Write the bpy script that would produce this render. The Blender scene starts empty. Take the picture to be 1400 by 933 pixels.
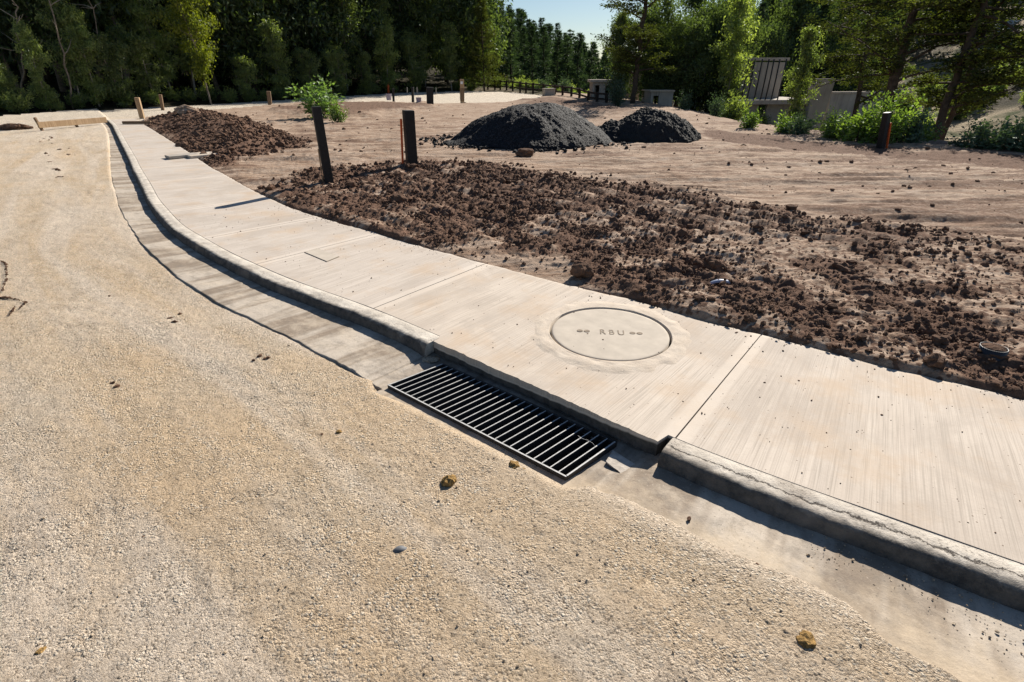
import bpy, bmesh, math, random
import numpy as np
from mathutils import Vector, Matrix
random.seed(7)
RNG = np.random.default_rng(11)
S = bpy.context.scene
COL = S.collection
PITCH, FOC, HC = 0.4775, 700.0, 1.5          # focal length in pixels of the 1400 px wide photograph
# ---------------------------------------------------------------- camera, sky, sun, exposure
cd = bpy.data.cameras.new('camera'); cam = bpy.data.objects.new('camera', cd); COL.objects.link(cam)
cd.sensor_width = 36.0; cd.lens = 36.0 * FOC / 1400.0; cd.clip_start = 0.05; cd.clip_end = 5000
cam.location = (0, 0, HC); cam.rotation_euler = (math.pi / 2 - PITCH, 0, 0)
S.camera = cam
SUN_EL, SUN_AZ = math.radians(32.0), math.radians(31.0)     # azimuth clockwise from +Y (straight ahead) towards +X
W = bpy.data.worlds.new('World'); S.world = W; W.use_nodes = True
nt = W.node_tree; nt.nodes.clear()
sk = nt.nodes.new('ShaderNodeTexSky'); sk.sky_type = 'NISHITA'; sk.sun_disc = False
sk.sun_elevation = SUN_EL; sk.sun_rotation = SUN_AZ; sk.air_density = 1.0; sk.dust_density = 0.25; sk.ozone_density = 3.0
bg = nt.nodes.new('ShaderNodeBackground'); bg.inputs[1].default_value = 0.05
wo = nt.nodes.new('ShaderNodeOutputWorld')
nt.links.new(sk.outputs[0], bg.inputs[0]); nt.links.new(bg.outputs[0], wo.inputs[0])
sd = bpy.data.lights.new('sun', 'SUN'); sun = bpy.data.objects.new('sun', sd); COL.objects.link(sun)
sd.energy = 5.0; sd.angle = math.radians(0.5); sd.color = (1.0, 0.93, 0.82)
tosun = Vector((math.sin(SUN_AZ) * math.cos(SUN_EL), math.cos(SUN_AZ) * math.cos(SUN_EL), math.sin(SUN_EL)))
sun.rotation_euler = tosun.to_track_quat('Z', 'Y').to_euler()
S.view_settings.view_transform = 'Standard'; S.view_settings.look = 'None'
S.view_settings.exposure = 0.74; S.view_settings.gamma = 1.0
S.cycles.max_bounces = 6; S.cycles.diffuse_bounces = 1; S.cycles.transparent_max_bounces = 8
S.cycles.use_denoising = True

# ---------------------------------------------------------------- numpy noise
def hsh(ix, iy, seed):
    h = (ix.astype(np.int64) * 374761393 + iy.astype(np.int64) * 668265263 + seed * 974634777) & 0xFFFFFFFF
    h = ((h ^ (h >> 13)) * 1274126177) & 0xFFFFFFFF
    h = ((h ^ (h >> 16)) * 2246822519) & 0xFFFFFFFF
    return ((h ^ (h >> 15)) & 0xFFFFFF) / float(0x1000000)
def vnoise(x, y, seed=0):
    ix = np.floor(x); iy = np.floor(y); fx = x - ix; fy = y - iy
    fx = fx * fx * (3 - 2 * fx); fy = fy * fy * (3 - 2 * fy)
    a = hsh(ix, iy, seed); b = hsh(ix + 1, iy, seed); c = hsh(ix, iy + 1, seed); d = hsh(ix + 1, iy + 1, seed)
    return (a + (b - a) * fx) * (1 - fy) + (c + (d - c) * fx) * fy
def fbm(x, y, seed=0, o=4):
    s = 0; a = 0.5
    for k in range(o):
        s = s + a * vnoise(x, y, seed + k * 17); x = x * 2.03 + 3.1; y = y * 2.03 + 7.7; a *= 0.5
    return s / (1 - 0.5 ** o)
def lumps(x, y, cell, seed, dens=0.8, rmin=0.25, rmax=0.62, flat=0.8):
    """height (in cells) of half sunk round lumps scattered one per cell"""
    gx = x / cell; gy = y / cell; ix = np.floor(gx); iy = np.floor(gy); out = np.zeros_like(gx)
    for dx in (-1, 0, 1):
        for dy in (-1, 0, 1):
            cx = ix + dx; cy = iy + dy
            px = cx + hsh(cx, cy, seed); py = cy + hsh(cx, cy, seed + 1)
            r = rmin + (rmax - rmin) * hsh(cx, cy, seed + 2) ** 2
            on = hsh(cx, cy, seed + 3) < dens
            d2 = ((gx - px) ** 2 + (gy - py) ** 2) / (r * r)
            out = np.maximum(out, np.where(on & (d2 < 1), r * flat * np.sqrt(np.maximum(1 - d2, 0)), 0))
    return out * cell
def sstep(a, b, x):
    t = np.clip((x - a) / (b - a), 0, 1); return t * t * (3 - 2 * t)
def sd_poly(px, py, poly):
    """signed distance to a closed polygon, negative inside"""
    d = np.full(px.shape, 1e9); ins = np.zeros(px.shape, bool); n = len(poly)
    for i in range(n):
        ax, ay = poly[i]; bx, by = poly[(i + 1) % n]
        ex, ey = bx - ax, by - ay; wx = px - ax; wy = py - ay
        t = np.clip((wx * ex + wy * ey) / (ex * ex + ey * ey + 1e-12), 0, 1)
        d = np.minimum(d, (wx - ex * t) ** 2 + (wy - ey * t) ** 2)
        c = (ay > py) != (by > py)
        ins ^= c & (px < ex * (py - ay) / (ey if abs(ey) > 1e-12 else 1e-12) + ax)
    d = np.sqrt(d); return np.where(ins, -d, d)
def sd_line(px, py, line):
    """(signed distance: + on the left of travel, arc length) to an open polyline"""
    best = np.full(px.shape, 1e18); sg = np.zeros(px.shape); sl = np.zeros(px.shape); acc = 0.0
    for (ax, ay), (bx, by) in zip(line[:-1], line[1:]):
        ex, ey = bx - ax, by - ay; L = math.hypot(ex, ey); wx = px - ax; wy = py - ay
        t = np.clip((wx * ex + wy * ey) / (L * L), 0, 1); rx = wx - ex * t; ry = wy - ey * t
        d = rx * rx + ry * ry; m = d < best
        best = np.where(m, d, best); sg = np.where(m, np.sign(ex * ry - ey * rx), sg); sl = np.where(m, acc + t * L, sl); acc += L
    return np.sqrt(best) * sg, sl

# ---------------------------------------------------------------- terrain shape
def rise(y):                                   # the lot climbs a little away from the camera
    y = np.asarray(y, float); return 0.012 * np.where(y > 8, (y - 8) - 3 * (1 - np.exp(-np.maximum(y - 8, 0) / 3)), 0)
def ray(px, py):
    x = (px - 700) / FOC; y = (466.5 - py) / FOC; c, s = math.cos(PITCH), math.sin(PITCH)
    return np.array([x, c + y * s, -s + y * c])
def at0(px, py, h=0.0):                        # photo pixel -> point on the plateau (height h above it)
    d = ray(px, py); z = h
    for _ in range(40):
        t = (HC - z) / max(-d[2], 1e-4); z = h + float(rise(d[1] * t))
    return d[0] * t, d[1] * t, z
def P2(pix, h=0.0): return [at0(a, b, h)[:2] for a, b in pix]
def at_depth(px, py, Y):
    d = ray(px, py); t = Y / d[1]; return Vector((d[0] * t, Y, HC + d[2] * t))
KH = 0.055                                     # pavement height above the gutter
OUTER = P2([(0, 164), (40, 159), (120, 152), (200, 147.5), (280, 143.5), (350, 139.5), (430, 134.5), (500, 130), (570, 126), (640, 124.5), (690, 126), (725, 130)])
PLATEAU = [(-60, -5), (-60, OUTER[0][1] - 3), (-34, OUTER[0][1] + 0.5)] + OUTER + [(4.5, 42), (6.2, 36), (7.4, 28), (7.4, 21), (8.4, 16.5), (11, 13.2), (16, 9.5), (30, 3), (30, -5)]
AZK = [-75, -40, -15, -3, 5, 10, 18, 26, 34, 45, 75]
EK = [0, 10, 25, 45, 120, 400]
TAB = np.array([[0] * 11,
    [.8, .8, .4, .0, -.6, -1.0, -1.8, -2.2, -1.9, -1.6, -1],
    [3, 3, 2, .4, -1.5, -2.6, -3, -2.4, -.3, 1.6, 2],
    [9, 9, 7, 2.5, -2, -5, -3.5, 0.5, 3.5, 6.0, 6],
    [36, 36, 30, 12, 1, -8, -4, 12, 22, 26, 26],
    [70, 70, 60, 20, -15, -30, -15, 25, 50, 60, 60]], float)
def terrain(x, y):
    x = np.asarray(x, float); y = np.asarray(y, float)
    sh = np.broadcast(x, y).shape; x = np.broadcast_to(x, sh).ravel().copy(); y = np.broadcast_to(y, sh).ravel().copy()
    e = np.maximum(sd_poly(x, y, PLATEAU), 0)
    az = np.degrees(np.arctan2(x, np.maximum(y, 0.01)))
    rows = np.array([np.interp(az, AZK, TAB[k]) for k in range(len(EK))])
    z = np.zeros_like(x)
    for k in range(len(EK) - 1):
        t = (e - EK[k]) / (EK[k + 1] - EK[k]); m = (t >= 0) & (t < 1)
        z = np.where(m, rows[k] * (1 - t) + rows[k + 1] * t, z)
    z = np.where(e >= EK[-1], rows[-1], z)
    z = z + np.minimum(e, 8) * 0.05 * (fbm(x * 0.4, y * 0.4, 5) - 0.5) * 2
    return (rise(np.minimum(y, 60)) + z).reshape(sh)
def tz(x, y): return float(terrain(np.array([x]), np.array([y]))[0])
def at(px, py, h=0.0):                         # photo pixel -> first hit with the whole terrain
    d = ray(px, py); t = np.concatenate([np.linspace(0.5, 30, 600), np.linspace(30, 200, 700)])
    zz = HC + d[2] * t - terrain(d[0] * t, d[1] * t) - h
    k = np.argmax(zz < 0)
    if zz[k] >= 0: k = len(t) - 1
    return Vector((d[0] * t[k], d[1] * t[k], HC + d[2] * t[k]))

# ---------------------------------------------------------------- mesh helpers
def mesh_np(name, verts, faces, mat=None, smooth=False, parent=None, attrs=None, mats=None, midx=None, uvs=None):
    """faces: (n,k) array or list of such arrays"""
    if not isinstance(faces, (list, tuple)) or (len(faces) and np.ndim(faces[0]) == 1): faces = [np.asarray(faces)]
    faces = [np.asarray(f, np.int32) for f in faces if len(f)]
    me = bpy.data.meshes.new(name); verts = np.asarray(verts, np.float32)
    me.vertices.add(len(verts)); me.vertices.foreach_set('co', verts.ravel())
    loops = np.concatenate([f.ravel() for f in faces]); tot = np.concatenate([np.full(len(f), f.shape[1], np.int32) for f in faces])
    me.loops.add(len(loops)); me.loops.foreach_set('vertex_index', loops)
    me.polygons.add(len(tot)); st = np.concatenate([[0], np.cumsum(tot)[:-1]]).astype(np.int32)
    me.polygons.foreach_set('loop_start', st); me.polygons.foreach_set('loop_total', tot)
    me.polygons.foreach_set('use_smooth', np.full(len(tot), bool(smooth)))
    for m in (mats or ([mat] if mat else [])): me.materials.append(m)
    if midx is not None: me.polygons.foreach_set('material_index', np.asarray(midx, np.int32))
    for k, v in (attrs or {}).items():
        a = me.attributes.new(k, 'FLOAT', 'POINT'); a.data.foreach_set('value', np.asarray(v, np.float32))
    if uvs is not None:
        u = me.uv_layers.new(name='UVMap'); u.data.foreach_set('uv', np.asarray(uvs, np.float32)[loops].ravel())
    me.update(calc_edges=True); me.validate()
    o = bpy.data.objects.new(name, me); COL.objects.link(o)
    if parent: o.parent = parent
    return o
class MB:                                      # collects simple solids into one mesh
    def __init__(s): s.v = []; s.q = []; s.t = []; s.n = 0
    def add(s, v, q=(), t=()):
        s.v.append(np.asarray(v, float)); q = np.asarray(q, int); t = np.asarray(t, int)
        if len(q): s.q.append(q + s.n)
        if len(t): s.t.append(t + s.n)
        s.n += len(v)
    def box(s, c, d, rot=None, top=1.0):       # centre, full sizes, 3x3 rotation; top = taper of the upper face
        x, y, z = np.asarray(d) / 2.0
        v = np.array([[-x, -y, -z], [x, -y, -z], [x, y, -z], [-x, y, -z], [-x * top, -y * top, z], [x * top, -y * top, z], [x * top, y * top, z], [-x * top, y * top, z]])
        if rot is not None: v = v @ np.array(rot).T
        s.add(v + np.asarray(c), [[0, 3, 2, 1], [4, 5, 6, 7], [0, 1, 5, 4], [1, 2, 6, 5], [2, 3, 7, 6], [3, 0, 4, 7]])
    def prism(s, poly, z0, z1):                # convex polygon (ccw) extruded
        n = len(poly); p = np.asarray(poly, float)
        v = np.concatenate([np.c_[p, np.full(n, z0)], np.c_[p, np.full(n, z1)]])
        q = [[i, (i + 1) % n, n + (i + 1) % n, n + i] for i in range(n)]
        t = [[n, n + i, n + i + 1] for i in range(1, n - 1)] + [[0, i + 1, i] for i in range(1, n - 1)]
        s.add(v, q, t)
    def tube(s, pts, rad, k=7, cap=True):
        pts = np.asarray(pts, float); n = len(pts); rad = np.broadcast_to(np.asarray(rad, float), (n,))
        tg = np.gradient(pts, axis=0); tg /= np.linalg.norm(tg, axis=1)[:, None] + 1e-9
        ref = np.where(np.abs(tg[:, 2:3]) > 0.9, [[1., 0, 0]], [[0, 0, 1.]])
        a = np.cross(tg, ref); a /= np.linalg.norm(a, axis=1)[:, None] + 1e-9; b = np.cross(tg, a)
        th = np.arange(k) * 2 * math.pi / k
        v = pts[:, None] + rad[:, None, None] * (np.cos(th)[None, :, None] * a[:, None] + np.sin(th)[None, :, None] * b[:, None])
        v = v.reshape(-1, 3); i = np.arange(n - 1)[:, None] * k; j = np.arange(k)[None]
        q = np.stack([i + j, i + (j + 1) % k, i + k + (j + 1) % k, i + k + j], -1).reshape(-1, 4)
        t = []
        if cap: t = [[(n - 1) * k, (n - 1) * k + m, (n - 1) * k + m + 1] for m in range(1, k - 1)] + [[0, m + 1, m] for m in range(1, k - 1)]
        s.add(v, q, t)
    def build(s, name, mat, parent=None, smooth=False, bevel=0.0):
        f = []
        if s.q: f.append(np.concatenate(s.q))
        if s.t: f.append(np.concatenate(s.t))
        o = mesh_np(name, np.concatenate(s.v), f, mat, smooth, parent)
        if bevel:
            m = o.modifiers.new('bevel', 'BEVEL'); m.width = bevel; m.segments = 2; m.limit_method = 'ANGLE'
        return o
def tag(o, label, cat, group=None, kind=None):
    if label: o['label'] = label
    if cat: o['category'] = cat
    if group: o['group'] = group
    if kind: o['kind'] = kind
    return o
def thing(name, label, cat, loc=(0, 0, 0), rz=0.0, group=None, scale=1.0, tilt=(0, 0)):
    o = bpy.data.objects.new(name, None); COL.objects.link(o); o.empty_display_size = 0.1
    o.location = loc; o.rotation_euler = (tilt[0], tilt[1], rz); o.scale = (scale,) * 3 if np.isscalar(scale) else scale
    return tag(o, label, cat, group)
def dup(root, loc, rz=0.0, scale=1.0, label=None, group=None, tilt=(0, 0)):
    r = root.copy(); COL.objects.link(r); r.location = loc; r.rotation_euler = (tilt[0], tilt[1], rz)
    r.scale = (scale,) * 3 if np.isscalar(scale) else scale
    if label: r['label'] = label
    if group: r['group'] = group
    for ch in list(root.children):
        c = ch.copy(); COL.objects.link(c); c.parent = r
        for g in ch.children:
            d = g.copy(); COL.objects.link(d); d.parent = c
    return r
def rotz(a): c, s = math.cos(a), math.sin(a); return np.array([[c, -s, 0], [s, c, 0], [0, 0, 1.]])
def rotx(a): c, s = math.cos(a), math.sin(a); return np.array([[1., 0, 0], [0, c, -s], [0, s, c]])
def roty(a): c, s = math.cos(a), math.sin(a); return np.array([[c, 0, s], [0, 1., 0], [-s, 0, c]])

# ---------------------------------------------------------------- materials
class NB:
    def __init__(s, name, rough=0.9, spec=0.25):
        s.m = bpy.data.materials.new(name); s.m.use_nodes = True; s.t = s.m.node_tree
        s.b = s.t.nodes['Principled BSDF']; s.b.inputs['Roughness'].default_value = rough
        s.b.inputs['Specular IOR Level'].default_value = spec; s._co = None
    def n(s, t, **k):
        x = s.t.nodes.new(t)
        for a, v in k.items(): setattr(x, a, v)
        return x
    def put(s, sock, v):
        if isinstance(v, bpy.types.NodeSocket): s.t.links.new(v, sock)
        elif isinstance(v, tuple) and len(v) == 3 and sock.type == 'RGBA': sock.default_value = v + (1,)
        else: sock.default_value = v
    @property
    def co(s):
        if s._co is None: s._co = s.n('ShaderNodeTexCoord')
        return s._co.outputs['Object']
    def uv(s): return s.n('ShaderNodeUVMap').outputs[0]
    def scale(s, v, sc):
        x = s.n('ShaderNodeMapping'); s.put(x.inputs[0], v); x.inputs[3].default_value = sc; return x.outputs[0]
    def noise(s, sc, det=4, rough=0.55, v=None, dist=0.0):
        x = s.n('ShaderNodeTexNoise'); s.put(x.inputs['Vector'], v if v is not None else s.co)
        x.inputs['Scale'].default_value = sc; x.inputs['Detail'].default_value = det; x.inputs['Roughness'].default_value = rough; x.inputs['Distortion'].default_value = dist
        return x.outputs[0]
    def vor(s, sc, v=None, feat='F1', out='Distance'):
        x = s.n('ShaderNodeTexVoronoi', feature=feat); s.put(x.inputs['Vector'], v if v is not None else s.co); x.inputs['Scale'].default_value = sc
        return x.outputs[out]
    def attr(s, name): return s.n('ShaderNodeAttribute', attribute_name=name).outputs['Fac']
    def math(s, op, a, b=0.0, clamp=False):
        x = s.n('ShaderNodeMath', operation=op, use_clamp=clamp); s.put(x.inputs[0], a); s.put(x.inputs[1], b); return x.outputs[0]
    def ramp(s, v, a, b, lo=0.0, hi=1.0):
        x = s.n('ShaderNodeMapRange', clamp=True); s.put(x.inputs[0], v)
        for i, q in zip((1, 2, 3, 4), (a, b, lo, hi)): x.inputs[i].default_value = q
        return x.outputs[0]
    def mix(s, f, a, b, mode='MIX'):
        x = s.n('ShaderNodeMix', data_type='RGBA', blend_type=mode); s.put(x.inputs[0], f); s.put(x.inputs[6], a); s.put(x.inputs[7], b); return x.outputs[2]
    def col(s, v): s.put(s.b.inputs['Base Color'], v); return s
    def bump(s, h, strength=0.4, dist=0.01):
        x = s.n('ShaderNodeBump'); x.inputs['Strength'].default_value = strength; x.inputs['Distance'].default_value = dist
        s.put(x.inputs['Height'], h); s.t.links.new(x.outputs[0], s.b.inputs['Normal']); return s
def flat(name, c, rough=0.8, spec=0.25, var=0.25, sc=30.0, metal=0.0, bump=0.15):
    k = NB(name, rough, spec); f = k.ramp(k.noise(sc, 5), 0.3, 0.7)
    k.col(k.mix(f, tuple(x * (1 - var) for x in c), tuple(min(1, x * (1 + var)) for x in c)))
    k.b.inputs['Metallic'].default_value = metal
    if bump: k.bump(k.noise(sc * 2.5, 4), bump, 0.004)
    return k.m
def leafmat(name, dark, light, trans=0.35, gloss=0.08):
    k = NB(name); T = k.t; T.nodes.remove(k.b)
    oi = k.n('ShaderNodeObjectInfo'); v = k.attr('leafvar')
    f = k.math('ADD', v, k.math('MULTIPLY', k.math('SUBTRACT', oi.outputs['Random'], 0.5), 0.5), True)
    c = k.mix(f, dark, light)
    d = k.n('ShaderNodeBsdfDiffuse'); k.put(d.inputs[0], c)
    tr = k.n('ShaderNodeBsdfTranslucent'); k.put(tr.inputs[0], k.mix(1.0, c, (1.5, 1.6, 0.6), 'MULTIPLY'))
    g = k.n('ShaderNodeBsdfGlossy'); g.inputs['Roughness'].default_value = 0.45; g.inputs[0].default_value = (0.6, 0.65, 0.6, 1)
    m1 = k.n('ShaderNodeMixShader'); m1.inputs[0].default_value = trans; T.links.new(d.outputs[0], m1.inputs[1]); T.links.new(tr.outputs[0], m1.inputs[2])
    m2 = k.n('ShaderNodeMixShader'); m2.inputs[0].default_value = gloss; T.links.new(m1.outputs[0], m2.inputs[1]); T.links.new(g.outputs[0], m2.inputs[2])
    T.links.new(m2.outputs[0], T.nodes['Material Output'].inputs[0]); return k.m

# gravel road: sandy fines and pale stones, smoother wheel bands along the road
k = NB('gravel_road', 0.95, 0.15)
u_ = k.n('ShaderNodeCombineXYZ'); k.put(u_.inputs[0], k.attr('along')); k.put(u_.inputs[1], k.attr('across')); rv = u_.outputs[0]
big = k.ramp(k.noise(0.8, 6, 0.62), 0.40, 0.60); mid = k.ramp(k.noise(3.2, 6, 0.68), 0.42, 0.60)
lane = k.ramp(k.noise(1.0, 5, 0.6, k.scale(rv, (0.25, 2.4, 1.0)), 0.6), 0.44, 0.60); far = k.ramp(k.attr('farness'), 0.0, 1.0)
c = k.mix(big, (0.575, 0.435, 0.295), (0.575, 0.475, 0.365))
c = k.mix(k.math('MULTIPLY', mid, 0.55), c, (0.60, 0.435, 0.275))
c = k.mix(k.math('MULTIPLY', lane, 0.75), c, (0.665, 0.56, 0.455))
drk = k.ramp(k.noise(1.9, 7, 0.72, None, 0.8), 0.56, 0.72); c = k.mix(k.math('MULTIPLY', drk, 0.5), c, (0.36, 0.265, 0.175))
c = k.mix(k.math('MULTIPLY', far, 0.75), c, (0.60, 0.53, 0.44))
stm = k.ramp(k.noise(2.6, 6, 0.7, None, 0.4), 0.36, 0.56); stm2 = k.ramp(k.noise(11.0, 5, 0.7), 0.38, 0.58)
cov = k.math('MULTIPLY', k.math('ADD', k.math('MULTIPLY', stm, 0.8), 0.2), k.math('ADD', k.math('MULTIPLY', stm2, 0.7), 0.3))
def stones(sc_):
    st = k.n('ShaderNodeTexVoronoi'); k.put(st.inputs['Vector'], k.co); st.inputs['Scale'].default_value = sc_
    sv = k.n('ShaderNodeSeparateColor'); k.t.links.new(st.outputs['Color'], sv.inputs[0]); return st.outputs['Distance'], sv
d1_, s1_ = stones(165.0); d2_, s2_ = stones(82.0)
tone = k.mix(s1_.outputs[0], (0.66, 0.64, 0.61), (1.42, 1.46, 1.50)); c = k.mix(k.math('ADD', k.math('MULTIPLY', cov, 0.75), 0.25), c, k.mix(1.0, c, tone, 'MULTIPLY'))
bigm = k.math('MULTIPLY', k.ramp(s2_.outputs[1], 0.62, 0.66), k.math('MULTIPLY', cov, k.ramp(d2_, 0.55, 0.42)))
c = k.mix(k.math('MULTIPLY', bigm, 0.8), c, k.mix(s2_.outputs[0], (0.42, 0.36, 0.29), (0.74, 0.68, 0.58)))
c = k.mix(k.math('MULTIPLY', k.ramp(s1_.outputs[1], 0.90, 0.93), 0.65), c, (0.15, 0.115, 0.085))
fine = k.noise(300.0, 4, 0.75)
hgt = k.math('ADD', k.math('MULTIPLY', k.math('MULTIPLY', d1_, -0.75), cov), k.math('ADD', k.math('MULTIPLY', k.math('MULTIPLY', k.math('SUBTRACT', 0.6, d2_), bigm), 1.6), k.math('MULTIPLY', fine, 0.75)))
k.col(c).bump(hgt, 1.0, 0.013)
M_ROAD = k.m
# soil: compacted pale earth, dark loosened earth where 'wet' is high
k = NB('soil', 0.97, 0.1)
wet = k.attr('wet'); n1 = k.noise(3.0, 6, 0.65); n2 = k.noise(22.0, 5, 0.7)
pale = k.mix(k.ramp(n1, 0.3, 0.7), (0.36, 0.262, 0.195), (0.46, 0.355, 0.272))
streak = k.ramp(k.noise(1.0, 7, 0.75, k.scale(k.co, (0.9, 5.0, 1.0)), 0.5), 0.47, 0.58)
pale = k.mix(k.math('MULTIPLY', streak, 0.85), pale, (0.24, 0.155, 0.105)); st2 = k.ramp(k.noise(1.0, 7, 0.8, k.scale(k.co, (2.2, 13.0, 1.0)), 0.8), 0.50, 0.58); pale = k.mix(k.math('MULTIPLY', st2, 0.75), pale, (0.17, 0.105, 0.07)); st3 = k.ramp(k.noise(2.6, 5, 0.7), 0.56, 0.7); pale = k.mix(k.math('MULTIPLY', st3, 0.5), pale, (0.55, 0.445, 0.36))
dark = k.mix(k.ramp(n2, 0.3, 0.7), (0.086, 0.050, 0.035), (0.195, 0.117, 0.081))
f = k.math('ADD', wet, k.math('MULTIPLY', k.math('SUBTRACT', n2, 0.5), 0.9), True)
c = k.mix(k.ramp(f, 0.35, 0.62), pale, dark)
k.col(c).bump(k.math('ADD', n2, k.math('MULTIPLY', k.noise(120.0, 4, 0.7), 0.4)), 0.7, 0.02)
M_SOIL = k.m
k = NB('clod', 0.97, 0.1)
k.col(k.mix(k.ramp(k.noise(14.0, 5, 0.7), 0.3, 0.7), (0.080, 0.047, 0.032), (0.19, 0.115, 0.079))).bump(k.noise(60.0, 5, 0.7), 0.8, 0.015); M_CLOD = k.m
# pavement: warm pale concrete, broomed across the walk, smooth bands beside the joints
k = NB('pavement_concrete', 0.85, 0.3)
u = k.uv(); edge = k.attr('edge'); old = k.attr('age')
br = k.noise(1.0, 3, 0.6, k.scale(u, (170.0, 2.2, 1.0))); br2 = k.noise(1.0, 4, 0.6, k.scale(u, (55.0, 1.1, 1.0))); br3 = k.noise(1.0, 4, 0.6, k.scale(u, (7.0, 0.5, 1.0)))
inb = k.ramp(edge, 0.055, 0.075); raw = k.ramp(edge, -0.08, -0.22)  # raw: slab side faces, their shade put into a dark colour
c = k.mix(k.ramp(k.noise(1.7, 5, 0.6), 0.3, 0.7), (0.50, 0.42, 0.345), (0.60, 0.52, 0.44))
c = k.mix(k.math('MULTIPLY', old, 0.6), c, (0.50, 0.46, 0.435))
c = k.mix(k.math('MULTIPLY', k.ramp(br2, 0.40, 0.66), k.math('MULTIPLY', inb, 0.35)), c, (0.70, 0.62, 0.53))
c = k.mix(k.math('MULTIPLY', k.ramp(br3, 0.48, 0.75), 0.4), c, (0.40, 0.345, 0.295))
c = k.mix(k.math('MULTIPLY', k.ramp(br, 0.46, 0.66), k.math('MULTIPLY', inb, 0.65)), c, (0.34, 0.29, 0.24))
c = k.mix(k.math('MULTIPLY', k.ramp(k.noise(2.4, 6, 0.65), 0.50, 0.66), 0.55), c, (0.49, 0.36, 0.245))
c = k.mix(k.math('MULTIPLY', k.ramp(k.noise(1.1, 8, 0.72, None, 0.6), 0.48, 0.62), 0.55), c, (0.40, 0.34, 0.285))
c = k.mix(k.math('MULTIPLY', k.ramp(k.noise(110.0, 3, 0.7), 0.62, 0.72), 0.35), c, (0.30, 0.25, 0.20))
c = k.mix(k.math('MULTIPLY', k.math('SUBTRACT', 1.0, inb), 0.35), c, (0.72, 0.635, 0.54)); c = k.mix(k.ramp(k.vor(20.0), 0.075, 0.055, 0.0, 0.8), c, (0.15, 0.10, 0.07)); c = k.mix(raw, c, k.mix(k.ramp(k.noise(25.0, 5, 0.7), 0.35, 0.65), (0.05, 0.045, 0.04), (0.11, 0.10, 0.09)))  # raw: side faces, their shade put into the dark colour
k.col(c).bump(k.math('ADD', k.math('MULTIPLY', k.math('MULTIPLY', br, inb), 1.0), k.math('MULTIPLY', k.noise(90.0, 3), 0.35)), 0.35, 0.004)
M_WALK = k.m
# kerb: pale rough concrete with one long ragged crack on its crown
k = NB('kerb_concrete', 0.92, 0.2)
u = k.uv(); sx = k.n('ShaderNodeSeparateXYZ'); k.t.links.new(u, sx.inputs[0])
skim_shade = k.ramp(k.math('ADD', sx.outputs[1], k.math('MULTIPLY', k.math('SUBTRACT', k.noise(14.0, 6, 0.7), 0.5), 0.07)), -0.125, -0.085)
c = k.mix(k.ramp(k.noise(7.0, 6, 0.7), 0.35, 0.65), (0.46, 0.41, 0.35), (0.66, 0.60, 0.52)); c = k.mix(skim_shade, k.mix(k.ramp(k.noise(18.0, 6, 0.75), 0.35, 0.65), (0.055, 0.052, 0.05), (0.14, 0.125, 0.11)), c)  # pale skim on the crown; the face's shade is put into its dark colour
c = k.mix(k.math('MULTIPLY', k.ramp(k.noise(3.0, 5), 0.55, 0.7), 0.6), c, (0.30, 0.25, 0.205))
pit = k.math('MULTIPLY', k.ramp(k.noise(75.0, 4, 0.75), 0.54, 0.64), k.ramp(k.noise(6.0, 5, 0.7), 0.44, 0.60))
c = k.mix(k.math('MULTIPLY', pit, 0.75), c, (0.13, 0.11, 0.09))
wob = k.math('MULTIPLY', k.math('SUBTRACT', k.noise(9.0, 8, 0.75), 0.5), 0.11)
cr = k.math('ABSOLUTE', k.math('ADD', k.math('ADD', sx.outputs[1], 0.068), wob)); crk = k.ramp(cr, 0.0055, 0.0018)
crk = k.math('MULTIPLY', crk, k.attr('crack'))
k.col(k.mix(k.math('MULTIPLY', crk, 0.9), c, (0.05, 0.04, 0.035)))
k.bump(k.math('SUBTRACT', k.math('ADD', k.noise(45.0, 6, 0.7), k.math('MULTIPLY', k.noise(160.0, 3), 0.4)), k.math('MULTIPLY', crk, 1.5)), 0.6, 0.008)
M_KERB = k.m
# gutter pan: grey concrete, bands of dried silt across it
k = NB('gutter_concrete', 0.85, 0.3)
u = k.uv(); sy_ = k.n('ShaderNodeSeparateXYZ'); k.t.links.new(u, sy_.inputs[0]); dust = k.ramp(k.math('ADD', sy_.outputs[1], k.math('MULTIPLY', k.math('SUBTRACT', k.noise(5.0, 7, 0.7), 0.5), 0.55)), -0.30, -0.50); bn = k.noise(1.0, 4, 0.7, k.scale(u, (2.3, 0.35, 1.0))); bn2 = k.noise(1.0, 3, 0.6, k.scale(u, (9.0, 0.8, 1.0)))
c = k.mix(k.ramp(bn, 0.46, 0.55), (0.235, 0.185, 0.14), (0.45, 0.39, 0.325))
c = k.mix(k.math('MULTIPLY', k.ramp(bn2, 0.55, 0.7), 0.55), c, (0.56, 0.49, 0.41))
c = k.mix(k.math('MULTIPLY', k.ramp(k.noise(4.0, 8, 0.75), 0.48, 0.62), 0.6), c, (0.50, 0.42, 0.33)); c = k.mix(k.math('MULTIPLY', k.ramp(k.noise(9.0, 8, 0.75, None, 0.5), 0.50, 0.64), 0.55), c, (0.20, 0.17, 0.14)); c = k.mix(k.math('MULTIPLY', k.ramp(k.noise(130.0, 3, 0.75), 0.58, 0.68), 0.6), c, (0.15, 0.125, 0.10)); c = k.mix(k.math('MULTIPLY', k.ramp(k.noise(95.0, 3, 0.75), 0.62, 0.7), 0.5), c, (0.60, 0.52, 0.43))
c = k.mix(k.math('MULTIPLY', k.math('MULTIPLY', dust, k.attr('dusty')), 0.8), c, k.mix(k.noise(120.0, 3, 0.7), (0.40, 0.31, 0.21), (0.64, 0.52, 0.38)))
c = k.mix(k.ramp(k.vor(38.0), 0.12, 0.07, 0.0, 0.7), c, (0.12, 0.10, 0.08))
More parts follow.
